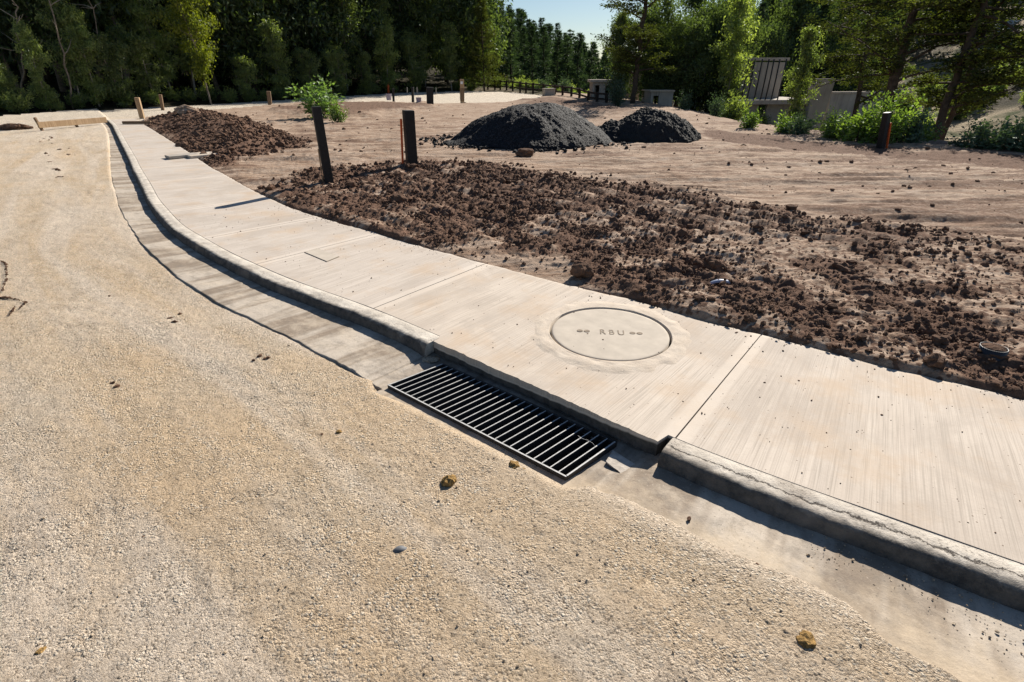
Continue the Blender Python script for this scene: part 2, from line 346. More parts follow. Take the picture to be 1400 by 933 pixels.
k.col(c).bump(k.math('ADD', k.noise(60.0, 5, 0.7), k.math('MULTIPLY', k.noise(7.0, 4), 1.0)), 0.35, 0.006)
M_GUT = k.m
M_LID = flat('lid_concrete', (0.49, 0.43, 0.36), 0.88, 0.25, 0.10, 9.0, 0.0, 0.15)
k = NB('collar_concrete', 0.92, 0.2)
c = k.mix(k.ramp(k.noise(8.0, 6, 0.7), 0.35, 0.65), (0.50, 0.42, 0.34), (0.59, 0.51, 0.425))
c = k.mix(k.math('MULTIPLY', k.ramp(k.noise(90.0, 4, 0.7), 0.62, 0.7), 0.7), c, (0.15, 0.12, 0.09))
k.col(c).bump(k.noise(70.0, 6, 0.75), 0.4, 0.006); M_COLLAR = k.m
M_LETTER = flat('letter_dirt', (0.27, 0.22, 0.17), 0.95)
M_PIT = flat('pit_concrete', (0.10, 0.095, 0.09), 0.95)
M_BLACKSTEEL = flat('black_steel', (0.028, 0.028, 0.030), 0.55, 0.4, 0.3, 40)
M_WORN_LIT = flat('worn_lit_steel', (0.48, 0.475, 0.465), 0.6, 0.5, 0.25, 60, 0.0)
M_POST = flat('black_painted_wood', (0.016, 0.014, 0.014), 0.6, 0.35, 0.35, 25)
M_POSTTOP = flat('post_end_grain', (0.05, 0.04, 0.035), 0.85)
M_ORANGE = flat('orange_paint', (0.62, 0.115, 0.03), 0.7)
k = NB('raw_timber', 0.85, 0.2)
k.col(k.mix(k.ramp(k.noise(1.0, 5, 0.6, k.scale(k.co, (40.0, 40.0, 3.0))), 0.3, 0.7), (0.30, 0.19, 0.10), (0.52, 0.37, 0.23))); M_WOOD = k.m
M_WOODDARK = flat('weathered_timber', (0.20, 0.13, 0.08), 0.9)
M_FENCE = flat('dark_fence_timber', (0.035, 0.025, 0.02), 0.9)
k = NB('site_concrete', 0.92, 0.2)
c = k.mix(k.ramp(k.noise(1.5, 6, 0.65), 0.3, 0.7), (0.35, 0.31, 0.27), (0.47, 0.42, 0.365))
c = k.mix(k.math('MULTIPLY', k.ramp(k.noise(1.0, 5, 0.7, k.scale(k.co, (6.0, 6.0, 0.5))), 0.5, 0.7), 0.6), c, (0.22, 0.19, 0.165))
k.col(c).bump(k.noise(12.0, 4), 0.3, 0.01); M_CONC = k.m
M_WHITE = flat('white_painted_metal', (0.70, 0.71, 0.74), 0.5)
M_HOUSE = flat('bluish_render', (0.42, 0.46, 0.53), 0.9)
M_STONE = flat('ochre_stone', (0.30, 0.185, 0.070), 0.95, 0.15, 0.6, 90, 0, 1.0)
M_GREY = flat('grey_scrap', (0.30, 0.31, 0.33), 0.5)
M_SCRAPDARK = flat('dark_grey_scrap', (0.13, 0.135, 0.145), 0.6)
M_PIPE = flat('black_plastic', (0.02, 0.021, 0.026), 0.4, 0.5)
M_BARK = flat('grey_bark', (0.20, 0.165, 0.13), 0.95, 0.1, 0.4, 8)
M_BARKDARK = flat('dark_bark', (0.075, 0.058, 0.045), 0.95, 0.1, 0.4, 8)
M_PALEBARK = flat('pale_bark', (0.34, 0.30, 0.255), 0.9, 0.1, 0.35, 6)
k = NB('forest_floor', 0.97, 0.1)
gr = k.attr('grass'); n = k.ramp(k.noise(0.5, 7, 0.7), 0.35, 0.65)
c = k.mix(n, (0.030, 0.030, 0.014), (0.055, 0.042, 0.025)); c2 = k.mix(k.ramp(k.noise(1.3, 6, 0.7), 0.3, 0.7), (0.27, 0.215, 0.14), (0.44, 0.36, 0.25))
c2 = k.mix(k.ramp(k.noise(0.35, 4), 0.5, 0.6), c2, (0.07, 0.085, 0.03))
k.col(k.mix(gr, c, c2)).bump(k.noise(4.0, 6, 0.7), 1.0, 0.3); M_FLOOR = k.m
k = NB('basalt_gravel', 0.8, 0.25)
v = k.n('ShaderNodeTexVoronoi'); k.put(v.inputs['Vector'], k.co); v.inputs['Scale'].default_value = 38.0
s2 = k.n('ShaderNodeSeparateColor'); k.t.links.new(v.outputs['Color'], s2.inputs[0])
k.col(k.mix(k.math('POWER', s2.outputs[0], 3.0), (0.008, 0.0085, 0.0105), (0.045, 0.047, 0.055))).bump(k.math('MULTIPLY', v.outputs['Distance'], -1.0), 1.0, 0.03); M_BASALT = k.m
k = NB('black_sand', 0.85, 0.3)
k.col(k.mix(k.ramp(k.noise(9.0, 6, 0.7), 0.3, 0.7), (0.010, 0.010, 0.011), (0.030, 0.029, 0.029))).bump(k.noise(40.0, 6, 0.75), 0.9, 0.03); M_BSAND = k.m
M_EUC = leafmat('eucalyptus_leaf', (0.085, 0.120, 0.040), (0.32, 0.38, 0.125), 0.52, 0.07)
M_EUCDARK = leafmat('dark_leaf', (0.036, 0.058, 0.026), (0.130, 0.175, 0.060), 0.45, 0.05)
M_EUCBLUE = leafmat('blue_green_leaf', (0.040, 0.070, 0.048), (0.11, 0.17, 0.11), 0.30, 0.06)
M_LIME = leafmat('yellow_green_leaf', (0.085, 0.115, 0.015), (0.32, 0.34, 0.035), 0.45, 0.04)
M_BUSH = leafmat('bush_leaf', (0.055, 0.100, 0.024), (0.23, 0.33, 0.075), 0.42, 0.07)
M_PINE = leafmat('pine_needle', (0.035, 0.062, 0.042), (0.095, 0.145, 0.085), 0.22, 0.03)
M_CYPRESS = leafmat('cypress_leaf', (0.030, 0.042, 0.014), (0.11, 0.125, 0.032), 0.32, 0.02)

# ---------------------------------------------------------------- kerb line
D_PIX = [(151.8, 164), (159.3, 170.4), (172.1, 192.9), (186, 216.4), (193, 231), (205.4, 250.4), (217.1, 272.9), (234.3, 292.1), (250.4, 309.3), (280, 326), (296, 334.6), (316.4, 347.5), (346.4, 359.3), (387.1, 378.6), (430, 394.6), (453.6, 400.4), (485.7, 413.2), (528.6, 428.2), (558, 440), (583.6, 452.9), (740, 519), (933.9, 606), (950, 612.5), (1025, 641), (1112, 670), (1200, 702), (1307, 741), (1400, 772)]
d0 = np.array(P2(D_PIX, KH))[::-1]             # from near to far
t0 = d0[0] + (d0[0] - d0[4]) / np.linalg.norm(d0[0] - d0[4]) * 1.6
d0 = np.vstack([t0[None], d0])
def resample(P, step):
    L = np.concatenate([[0], np.cumsum(np.linalg.norm(np.diff(P, axis=0), axis=1))]); n = max(2, int(L[-1] / step) + 1)
    s = np.linspace(0, L[-1], n); return np.c_[np.interp(s, L, P[:, 0]), np.interp(s, L, P[:, 1])]
DL = resample(d0, 0.05)
for _ in range(60):                            # smooth, keeping the ends
    DL[1:-1] = 0.25 * DL[:-2] + 0.5 * DL[1:-1] + 0.25 * DL[2:]
DL = resample(DL, 0.10)
DS = np.concatenate([[0], np.cumsum(np.linalg.norm(np.diff(DL, axis=0), axis=1))])
TN = np.gradient(DL, axis=0); TN /= np.linalg.norm(TN, axis=1)[:, None]
NR = np.c_[TN[:, 1], -TN[:, 0]]                # near->far travel: this normal points to the lot side
def cpos(s, d):                                # s along the kerb line, d across (+ lot side, - road side)
    x = np.interp(s, DS, DL[:, 0]) + d * np.interp(s, DS, NR[:, 0]); y = np.interp(s, DS, DL[:, 1]) + d * np.interp(s, DS, NR[:, 1])
    return x, y
DLL = [tuple(p) for p in DL]
def s_of(px, py, h=KH):
    p = np.array(at0(px, py, h)[:2]); sgn, sl = sd_line(np.array([p[0]]), np.array([p[1]]), DLL); return float(sl[0]), -float(sgn[0])
E_PIX = [(196.8, 170.4), (221.4, 185.4), (261, 210), (289, 229.3), (320, 246), (349, 262), (377, 275), (417, 291), (510, 317), (565, 334), (670, 362), (700, 370), (762, 386), (807, 397), (865, 410), (950, 435), (995, 447), (1042, 457), (1150, 485), (1245, 509), (1350, 533), (1400, 546)]
es = sorted(s_of(a, b) for a, b in E_PIX)
ES = np.array([e[0] for e in es]); ED = np.array([e[1] for e in es])
def walk_w(s): return np.interp(s, ES, ED)
GR_PIX = [(530.6, 526.4), (605.8, 497.2), (843.3, 603.9), (774.6, 652.2)]      # grate: front-left, back-left, back-right, front-right
GZ = -0.020
GQ = np.array(P2(GR_PIX, GZ))
GQ_cc = [tuple(GQ[i]) for i in (0, 3, 2, 1)]
S_RA, S_RB = s_of(589, 467)[0], s_of(902, 603)[0]       # recess: far end, near end
LIDC = np.mean(P2([(753.2, 452.5), (912, 461), (822.5, 423), (842.5, 495)], KH), axis=0)
lp = np.array(P2([(753.2, 452.5), (912, 461), (822.5, 423), (842.5, 495), (775, 479), (893, 435)], KH))
A_ = np.c_[2 * lp, np.ones(len(lp))]; sol = np.linalg.lstsq(A_, (lp ** 2).sum(1), rcond=None)[0]
LIDC = sol[:2]; LIDR = math.sqrt(sol[2] + LIDC @ LIDC)
print('lid', LIDC, LIDR, 'recess', S_RA, S_RB, 'len', DS[-1], 'grate', np.linalg.norm(GQ[1] - GQ[0]), np.linalg.norm(GQ[3] - GQ[0]))

# ---------------------------------------------------------------- ground sheets on a fan that is densest near the viewer
ys = np.linspace(985, 119.0, 1150)
yy = (466.5 - ys) / FOC; rr = []
for v in yy:
    rr.append((HC) * (math.cos(PITCH) + v * math.sin(PITCH)) / max(1e-3, math.sin(PITCH) - v * math.cos(PITCH)))
rr = np.array(rr); rr = rr[rr < 64]; rr = np.concatenate([rr, np.arange(rr[-1] + 0.5, 64, 0.6)]) * 1.0
th = np.radians(np.linspace(-66, 66, 1150))
R, TH = np.meshgrid(rr, th, indexing='ij'); X = R * np.sin(TH); Y = R * np.cos(TH)
shp = X.shape; X = X.ravel(); Y = Y.ravel(); RR = R.ravel()
sgn, SL = sd_line(X, Y, DLL); KD = -sgn                # + on the lot side
ED_ = walk_w(SL)
LOT_FAR = P2([(204, 160), (232, 155.5), (260, 152.5), (310, 149), (380, 142.5), (440, 138), (480, 140), (520, 138.5), (580, 141.5), (660, 141), (735, 137.5)], 0.03)
E_W = [tuple(p) for p in P2(E_PIX, KH)]
LOT = [(4.6, 0.4), (3.2, 1.35)] + E_W[::-1] + LOT_FAR + [(3.5, 50), (30, 50), (30, 0.4)]
LOTD = sd_poly(X, Y, LOT)
PLD = sd_poly(X, Y, PLATEAU)
base = rise(Y)
# --- road
lane = fbm(KD * 1.6 + 9, SL * 0.22, 41, 4)
pebf = 1 - sstep(3.0, 9.0, RR)
rmask = LOTD > -0.3
xi = X[rmask]; yi = Y[rmask]; pf = pebf[rmask]
smooth_patch = sstep(0.42, 0.62, fbm(xi * 2.2, yi * 2.2, 71, 4)) ; lanei = sstep(0.40, 0.62, lane[rmask])
peb = 0.8 * lumps(xi, yi, 0.010, 3, 0.6, 0.25, 0.55, 0.8) + 0.8 * lumps(xi + 3, yi, 0.024, 9, 0.16, 0.18, 0.42, 0.8)
amp = (0.25 + 0.75 * (1 - 0.8 * smooth_patch)) * (1 - 0.55 * lanei)
und = (fbm(xi * 1.3, yi * 1.3, 21, 5) - 0.5) * 0.045 + (fbm(xi * 5, yi * 5, 31, 4) - 0.5) * 0.014 + (fbm(xi * 22, yi * 22, 33, 3) - 0.5) * 0.008
rz = np.zeros_like(X); rz[rmask] = und + pf * amp * peb * 0.85
A_PIX = [(148.6, 185.4), (149.6, 200.4), (151.3, 225), (153.4, 248.6), (160, 272), (185, 320), (240, 375), (290, 409), (320, 425), (400, 463), (432, 479.6), (500, 517), (531, 529), (780, 655), (850, 688), (960, 745), (1090, 800), (1200, 860), (1320, 915)]
al = sorted(s_of(a_, b_, 0.0) for a_, b_ in A_PIX); edge_over = np.interp(SL, [q_[0] for q_ in al], [q_[1] for q_ in al]); print('gutter edge', [tuple(np.round(q_, 2)) for q_ in al])
cover = (edge_over - KD)                                 # >0 : out on the road
ragged = np.where(SL < s_of(850, 600)[0], 0.40, 0.025) * (fbm(X * 3.2, Y * 3.2, 55, 6) - 0.5)
FARG = sstep(s_of(560, 540)[0], s_of(500, 517)[0], SL) * sstep(14, 8, SL); rz = base + rz * (0.35 + 0.65 * sstep(0.0, 0.25, cover)) + np.clip((cover + ragged + 0.012) * 0.55, -0.06, 0.018 - 0.021 * FARG) - 0.004
under = sstep(-0.05, 0.25, -cover) * 0.10
rz -= np.where(SL < DS[-1] - 0.3, under, 0)
gqd = sd_poly(X, Y, [tuple(GQ[i]) for i in (0, 3, 2, 1)]); rz = np.where(gqd < 0.3, rz - 0.055 * sstep(0.13, 0.02, gqd) * (KD < -0.3), rz)
EDGE_PAN = lambda s: np.interp(s, [q_[0] for q_ in al], [q_[1] for q_ in al])
rcell = lambda A: (A.reshape(shp)[:-1, :-1] + A.reshape(shp)[1:, :-1] + A.reshape(shp)[:-1, 1:] + A.reshape(shp)[1:, 1:]) / 4
idx = np.arange(X.size).reshape(shp)
QUAD = np.stack([idx[:-1, :-1], idx[:-1, 1:], idx[1:, 1:], idx[1:, :-1]], -1)
XC, YC = rcell(X), rcell(Y); KDC, SLC = rcell(KD), rcell(SL); LDC, PDC = rcell(LOTD), rcell(PLD)
beyond = SLC > DS[-1] - 0.25
gq = sd_poly(XC.ravel(), YC.ravel(), GQ_cc).reshape(XC.shape)
def subset(mask, z, name, mat, attrs):
    q = QUAD[mask].reshape(-1, 4); used = np.unique(q); mp = np.full(X.size, -1, np.int64); mp[used] = np.arange(len(used))
    return mesh_np(name, np.c_[X, Y, z][used], mp[q], mat, True, None, {k_: v_[used] for k_, v_ in attrs.items()})
road_mask = (PDC < 1.0) & (LDC > -0.25) & ((KDC < -0.20) | beyond | (KDC > 3)) & (gq > 0.0) & ~((KDC > -0.2) & ~beyond)
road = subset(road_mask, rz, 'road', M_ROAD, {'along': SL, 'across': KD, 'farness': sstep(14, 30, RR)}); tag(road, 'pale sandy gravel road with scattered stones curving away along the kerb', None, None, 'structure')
# --- lot soil
DARK1 = P2([(345, 262), (400, 244), (450, 231), (520, 224), (580, 221), (640, 224), (720, 231), (800, 244), (880, 257), (960, 268), (1040, 280), (1130, 293), (1250, 310), (1420, 338), (1700, 420), (1700, 700), (1420, 560), (1250, 512), (1050, 460), (900, 424), (700, 372), (560, 335), (420, 293)], KH)
HEAP = P2([(196, 168), (215, 158), (250, 153), (290, 152), (330, 160), (385, 178), (420, 192), (400, 203), (340, 214), (296, 224), (262, 212), (225, 188)], KH)
BACK = P2([(380, 148), (470, 142), (560, 141), (600, 146), (560, 152), (480, 158), (400, 160)], KH)
BACK2 = P2([(700, 137), (760, 133), (830, 146), (900, 156), (880, 160), (800, 152), (720, 144)], KH)
RIM = P2([(955, 172), (1050, 185), (1150, 195), (1250, 205), (1420, 212), (1420, 232), (1200, 216), (1050, 200), (960, 186)], KH)
smask = LOTD < 0.5
xs_, ys_ = X[smask], Y[smask]
wob = (fbm(xs_ * 0.9, ys_ * 0.9, 61, 5) - 0.5)
rs = RR[smask]
dk1 = sstep(0.35, -0.45, sd_poly(xs_, ys_, DARK1) + wob * 1.3)
hp_d = sd_poly(xs_, ys_, HEAP); hp = sstep(0.25, -0.25, hp_d + wob * 0.8)
bk = np.maximum(sstep(0.6, -0.8, sd_poly(xs_, ys_, BACK) + wob * 3), sstep(0.6, -0.8, sd_poly(xs_, ys_, BACK2) + wob * 3))
rm = sstep(0.5, -0.4, sd_poly(xs_, ys_, RIM) + wob * 2)
# sandy windows in the loosened belt, more of them towards the near right
sand = sstep(0.445, 0.62, fbm(xs_ * 3.1 + 4, ys_ * 3.1, 81, 5) + 0.15 * sstep(-1.5, 1.5, xs_) * sstep(7.8, 4.5, ys_) - 0.05)
dk = dk1 * (1 - 0.45 * sand)
l1 = lumps(xs_, ys_, 0.16, 101, 0.28, 0.15, 0.42, 0.75); l2 = lumps(xs_, ys_, 0.075, 111, 0.45, 0.2, 0.5, 0.8); l3 = lumps(xs_, ys_, 0.035, 121, 0.7, 0.25, 0.6, 0.8)
cl = np.maximum(l1, np.maximum(l2, l3 * 1.0))
loose = np.clip(np.maximum(dk1 * (0.45 + 0.55 * (1 - sand)), np.maximum(hp, np.maximum(bk * 0.7, rm * 0.8))), 0, 1)
furrow = np.sin((xs_ * 0.75 + ys_ * 0.66) * 2 * math.pi / 0.33 + wob * 6) * 0.020 * dk1 * sstep(0.38, 0.60, fbm(xs_ * 0.7, ys_ * 0.7, 133, 3))
rut = (fbm(xs_ * 0.5 + ys_ * 0.1, ys_ * 3.2, 131, 5) - 0.5)
near_walk = sstep(0.0, 0.25, -LOTD[smask])
far_fade = 1 - 0.5 * sstep(12, 35, rs)
h = np.zeros_like(xs_)
h += loose * (cl * 0.7 + (fbm(xs_ * 3, ys_ * 3, 141, 5) - 0.5) * 0.075 + np.abs(fbm(xs_ * 9, ys_ * 9, 143, 5) - 0.5) * 0.13 + (fbm(xs_ * 30, ys_ * 30, 147, 3) - 0.5) * 0.025)
h += (1 - loose) * (np.abs(rut) * 0.22 + (fbm(xs_ * 6, ys_ * 6, 151, 5) - 0.5) * 0.025 + 0.35 * l3 * (hsh(np.floor(xs_), np.floor(ys_), 5) > 0.2)) * far_fade + furrow
heap_h = sstep(0.2, -1.7, hp_d) * (0.30 + 0.22 * (fbm(xs_ * 0.8, ys_ * 0.8, 161, 3) - 0.3))
h = h * (0.35 + 0.65 * near_walk) + heap_h + dk1 * 0.06 + bk * 0.12
sz = np.zeros_like(X); wetA = np.zeros_like(X)
sz[smask] = terrain(xs_, ys_) + KH - 0.035 + h
smear = sstep(0.52, 0.66, fbm(xs_ * 0.55 + 2, ys_ * 2.3, 171, 6) + 0.05 * sstep(2, 8, xs_)) * 0.52 * sstep(30, 18, rs)
speck = sstep(0.004, 0.012, np.maximum(l2, l3)) * 0.5
wt = np.clip(np.maximum(dk1 * np.clip(0.90 - 0.62 * sand, 0, 1) + dk1 * speck * sand, np.maximum(hp * 0.95, np.maximum(np.maximum(bk * 0.6, rm * 0.8), smear))), 0, 1)
wetA[smask] = wt
sz -= sstep(-0.05, 0.05, LOTD) * 0.07 * (KD < 1.6) * (SL < DS[-1])
soil_mask = (LDC < 0.12) & (PDC < 6.0)
soil = subset(soil_mask, sz, 'soil', M_SOIL, {'wet': wetA}); tag(soil, 'bare building lot of pale compacted earth with a dark loosened belt along the pavement', None, None, 'structure')
# --- wooded hills round the lot
rh = np.concatenate([np.linspace(6, 60, 90), np.geomspace(61, 900, 90)]); thh = np.radians(np.linspace(-80, 80, 260))
R2, T2 = np.meshgrid(rh, thh, indexing='ij'); HX = (R2 * np.sin(T2)); HY = R2 * np.cos(T2); hz = terrain(HX, HY)
pd = sd_poly(HX.ravel(), HY.ravel(), PLATEAU).reshape(HX.shape)
hz = hz - sstep(4, -1, pd) * 0.35
azh = np.degrees(T2)
grass = sstep(20, 27, azh) * sstep(6, 12, pd) * sstep(85, 60, pd) * sstep(0.22, 0.36, fbm(HX.ravel() * 0.07, HY.ravel() * 0.07, 77, 4)).reshape(HX.shape)
grass = np.maximum(grass, sstep(8, 3, azh) * sstep(-8, -4, azh) * sstep(22, 6, pd) * 0.35)
ih = np.arange(HX.size).reshape(HX.shape); qh = np.stack([ih[:-1, :-1], ih[:-1, 1:], ih[1:, 1:], ih[1:, :-1]], -1)
keep = (pd[:-1, :-1] > -2.5) | (pd[1:, 1:] > -2.5)
hills = mesh_np('hills', np.c_[HX.ravel(), HY.ravel(), hz.ravel()], qh[keep].reshape(-1, 4), M_FLOOR, True, None, {'grass': grass.ravel()})
tag(hills, 'wooded slopes and dry grassy hillside round the building lot', None, None, 'structure')

# ---------------------------------------------------------------- pavement, kerb, gutter
def svals(a, b, fine=0.010, k=0.006):
    out = [a]
    while out[-1] < b:
        x, y = cpos(np.array([out[-1]]), np.array([0.])); out.append(out[-1] + max(fine, k * math.hypot(x[0], y[0])))
    out[-1] = b; return np.array(out)
JOINTS = sorted([s_of(922, 601)[0], s_of(503, 425)[0], s_of(352, 361)[0], s_of(281, 326)[0], s_of(231, 289)[0], s_of(205, 250)[0], s_of(193, 231)[0], s_of(180, 206)[0], s_of(170, 190)[0], s_of(163, 177)[0]])
S_END = DS[-1]
bounds = [0.0] + JOINTS + [S_END]
V = []; Q = []; UV = []; EDGE = []; AGE = []; nv = 0
rnda = [0.1, 0.0, 0.55, 0.6, 0.7, 0.6, 0.75, 0.6, 0.7, 0.8, 0.7, 0.7]
for i, (a, b) in enumerate(zip(bounds[:-1], bounds[1:])):
    gap = 0.0035 if i > 0 else 0
    ss = svals(a + gap, b - 0.0035, 0.012, 0.008); nd = 70
    for jj in range(len(ss) - 1):
        pass
    dd = np.linspace(0, 1, nd)
    SS, DD = np.meshgrid(ss, dd, indexing='ij')
    lo = np.where((SS > S_RB) & (SS < S_RA), -0.070, 0.004)
    lo = lo + np.where((SS > S_RB) & (SS < S_RA), (fbm(SS * 40, SS * 0, 201, 4) - 0.5) * 0.016, 0)
    wv = walk_w(SS) + (fbm(SS * 12, SS * 0 + 3, 203, 4) - 0.5) * 0.03
    d_ = lo + (wv - lo) * DD
    x, y = cpos(SS.ravel(), d_.ravel()); z = rise(y) + KH + (fbm(x * 2, y * 2, 205, 3) - 0.5) * 0.006
    rnd_edge = np.minimum((1 - DD).ravel() * 1.0, 0.02) / 0.02
    z = z - (1 - rnd_edge) * 0.004
    n0 = nv; n, m = SS.shape; I = np.arange(n * m).reshape(n, m) + n0
    q = np.stack([I[:-1, :-1], I[1:, :-1], I[1:, 1:], I[:-1, 1:]], -1)
    xc, yc = x.reshape(n, m), y.reshape(n, m)
    hole = np.hypot((xc[:-1, :-1] + xc[1:, 1:]) / 2 - LIDC[0], (yc[:-1, :-1] + yc[1:, 1:]) / 2 - LIDC[1]) < LIDR + 0.045
    Q.append(q[~hole].reshape(-1, 4)); V.append(np.c_[x, y, z]); UV.append(np.c_[SS.ravel() - (a + b) / 2 + i * 3.7, d_.ravel()])
    ea = np.minimum(SS - a, b - SS); EDGE.append(ea.ravel()); AGE.append(np.full(n * m, rnda[i])); nv += n * m
    # skirts: kerb side, lot side and both ends
    ring = np.concatenate([I[:, 0], I[-1, 1:], I[::-1, -1][1:], I[0, ::-1][1:-1]])
    top = np.concatenate(V)[ring] if False else np.c_[x, y, z][ring - n0]
    low = top.copy(); low[:, 2] -= 0.085
    V.append(low); UV.append(UV[-1][ring - n0]); EDGE.append(np.full(len(ring), -1.0)); AGE.append(np.full(len(ring), rnda[i]))
    L = np.arange(len(ring)) + nv; Q.append(np.stack([ring, np.roll(ring, -1), np.roll(L, -1), L], -1)); nv += len(ring)
pav = mesh_np('pavement', np.concatenate(V), np.concatenate(Q), M_WALK, False, None, {'edge': np.concatenate(EDGE), 'age': np.concatenate(AGE)}, None, None, np.concatenate(UV))
tag(pav, 'pale broomed concrete pavement in jointed slabs', None, None, 'structure')
# dark joint filler under the slabs
def strip(name, ss, ds, zf, mat, attrs=None, smooth=True, drop=None):
    SS, K = np.meshgrid(ss, np.arange(len(ds)), indexing='ij'); DD = np.array([np.zeros(len(ss)) + (d(ss) if callable(d) else d) for d in ds]).T
    x, y = cpos(SS.ravel(), DD.ravel()); z = zf(SS.ravel(), DD.ravel(), K.ravel(), x, y); z = z + rise(y)
    n, m = SS.shape; I = np.arange(n * m).reshape(n, m); q = np.stack([I[:-1, :-1], I[1:, :-1], I[1:, 1:], I[:-1, 1:]], -1)
    if drop is not None: q = q[~drop((x.reshape(n, m)[:-1, :-1] + x.reshape(n, m)[1:, 1:]) / 2, (y.reshape(n, m)[:-1, :-1] + y.reshape(n, m)[1:, 1:]) / 2)]
    at_ = {k_: f_(SS.ravel(), DD.ravel()) for k_, f_ in (attrs or {}).items()}
    return mesh_np(name, np.c_[x, y, z], q.reshape(-1, 4), mat, smooth, None, at_, None, None, np.c_[SS.ravel(), DD.ravel()])
# kerb in two runs, left and right of the inlet recess
KP = [(0.001, KH - 0.002), (-0.004, KH - 0.002), (-0.012, KH - 0.001), (-0.03, KH + 0.001), (-0.05, KH + 0.001), (-0.065, KH), (-0.08, KH - 0.001), (-0.098, KH - 0.002), (-0.112, KH - 0.004), (-0.122, KH - 0.009), (-0.129, KH - 0.017), (-0.134, KH - 0.027), (-0.139, KH - 0.040), (-0.144, -0.004), (-0.148, -0.03)]
def kerb_run(a, b, name):
    ss = svals(a, b, 0.007, 0.004)
    endf = lambda s: np.minimum(np.abs(s - S_RA), np.abs(s - S_RB))
    def zf(s, d, kk, x, y):
        z = np.array([p[1] for p in KP])[kk]; w = sstep(0.02, 0.06, -d)
        z = z + w * ((fbm(s * 6, d * 10, 211, 4) - 0.5) * 0.012 + (fbm(s * 45, d * 60, 213, 4) - 0.5) * 0.007) * (z > -0.01)
        return z - sstep(0.03, 0.0, endf(s)) * 0.008 * w
    offs = [(lambda s, p=p, i=i: p[0] + (0 if i < 3 else (fbm(s * 3, s * 0 + i * 0.15, 217, 4) - 0.5) * 0.022 + (fbm(s * 40, s * 0 + i * 0.4, 219, 3) - 0.5) * 0.008)) for i, p in enumerate(KP)]
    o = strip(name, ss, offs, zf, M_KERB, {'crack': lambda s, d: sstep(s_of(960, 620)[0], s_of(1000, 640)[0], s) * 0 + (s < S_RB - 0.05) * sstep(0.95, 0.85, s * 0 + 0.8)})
    # end caps
    for s_ in (a, b):
        x, y = cpos(np.full(len(KP), s_), np.array([float(np.ravel(f(np.array([s_])))[0]) for f in offs]))
    tag(o, None, None, None, 'structure'); return o
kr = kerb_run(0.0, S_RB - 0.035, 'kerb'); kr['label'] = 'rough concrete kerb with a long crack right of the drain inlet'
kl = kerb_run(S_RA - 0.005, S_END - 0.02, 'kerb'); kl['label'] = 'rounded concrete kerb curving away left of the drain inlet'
def cap(s_, name, d1=-0.15):                        # broken kerb end facing the recess
    mb = MB(); P = [(p[0], p[1]) for p in KP if True]; pts = []
    x, y = cpos(np.full(len(P), s_), np.array([p[0] for p in P])); z = np.array([p[1] for p in P])
    bx, by = cpos(np.array([s_]), np.array([-0.07])); v = np.vstack([np.c_[x, y, z], [[bx[0], by[0], -0.02]]]); n = len(P)
    mb.add(v, [], [[i, i + 1, n] for i in range(n - 1)] + [[i + 1, i, n] for i in range(n - 1)][:0]); return mb.build('kerb_end', M_KERB)
for s_ in (S_RA - 0.005, S_RB - 0.035):
    tag(cap(s_, ''), 'broken concrete end of the kerb at the drain inlet', None, None, 'structure')
# gutter pan
ss = np.concatenate([svals(0, S_RB - 0.3, 0.02, 0.01), np.arange(S_RB - 0.29, S_RA + 0.3, 0.006), svals(S_RA + 0.31, S_END - 0.02, 0.02, 0.01)])
dsp = [-0.04] + list(np.linspace(-0.06, -0.60, 92))
def gz(s, d, kk, x, y):
    dsh = sd_poly(x, y, GQ_cc)
    return -0.036 * sstep(0.28, 0.02, dsh) - sstep(0.0035, 0.0, np.abs(s - s_of(531, 505, 0.0)[0])) * 0.015 - 0.002 + np.minimum(0, (d + 0.45)) * 0 + (-0.014 * sstep(-0.5, -0.16, d)) + (fbm(s * 3, d * 5, 231, 4) - 0.5) * 0.010 + (fbm(s * 30, d * 30, 233, 3) - 0.5) * 0.003 - 0.06 * (d < EDGE_PAN(s) - 0.004 + (fbm(s * 8, s * 0, 239, 4) - 0.5) * 0.03) * (s > s_of(520, 525, 0.0)[0]) * (s < 13) - sstep(0.004, 0.0, np.abs(((s + 0.4) % 1.45) - 0.7)) * 0.012
gut = strip('gutter', ss, dsp, gz, M_GUT, {'dusty': lambda s, d: sstep(S_RA + 0.1, S_RB - 0.2, s)}, True, lambda x, y: sd_poly(x.ravel(), y.ravel(), GQ_cc).reshape(x.shape) < -0.012)
tag(gut, 'concrete gutter pan with bands of dried silt beside the kerb', None, None, 'structure')
# inlet: dark back wall below the slab nose, and the pit under the grate
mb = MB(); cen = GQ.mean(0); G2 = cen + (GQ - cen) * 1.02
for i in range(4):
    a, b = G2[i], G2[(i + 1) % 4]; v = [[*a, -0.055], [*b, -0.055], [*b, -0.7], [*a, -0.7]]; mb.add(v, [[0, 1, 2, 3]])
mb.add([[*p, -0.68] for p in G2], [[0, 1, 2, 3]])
tag(mb.build('drain_pit', M_PIT), 'dark concrete pit beneath the drain grate', None, None, 'structure')

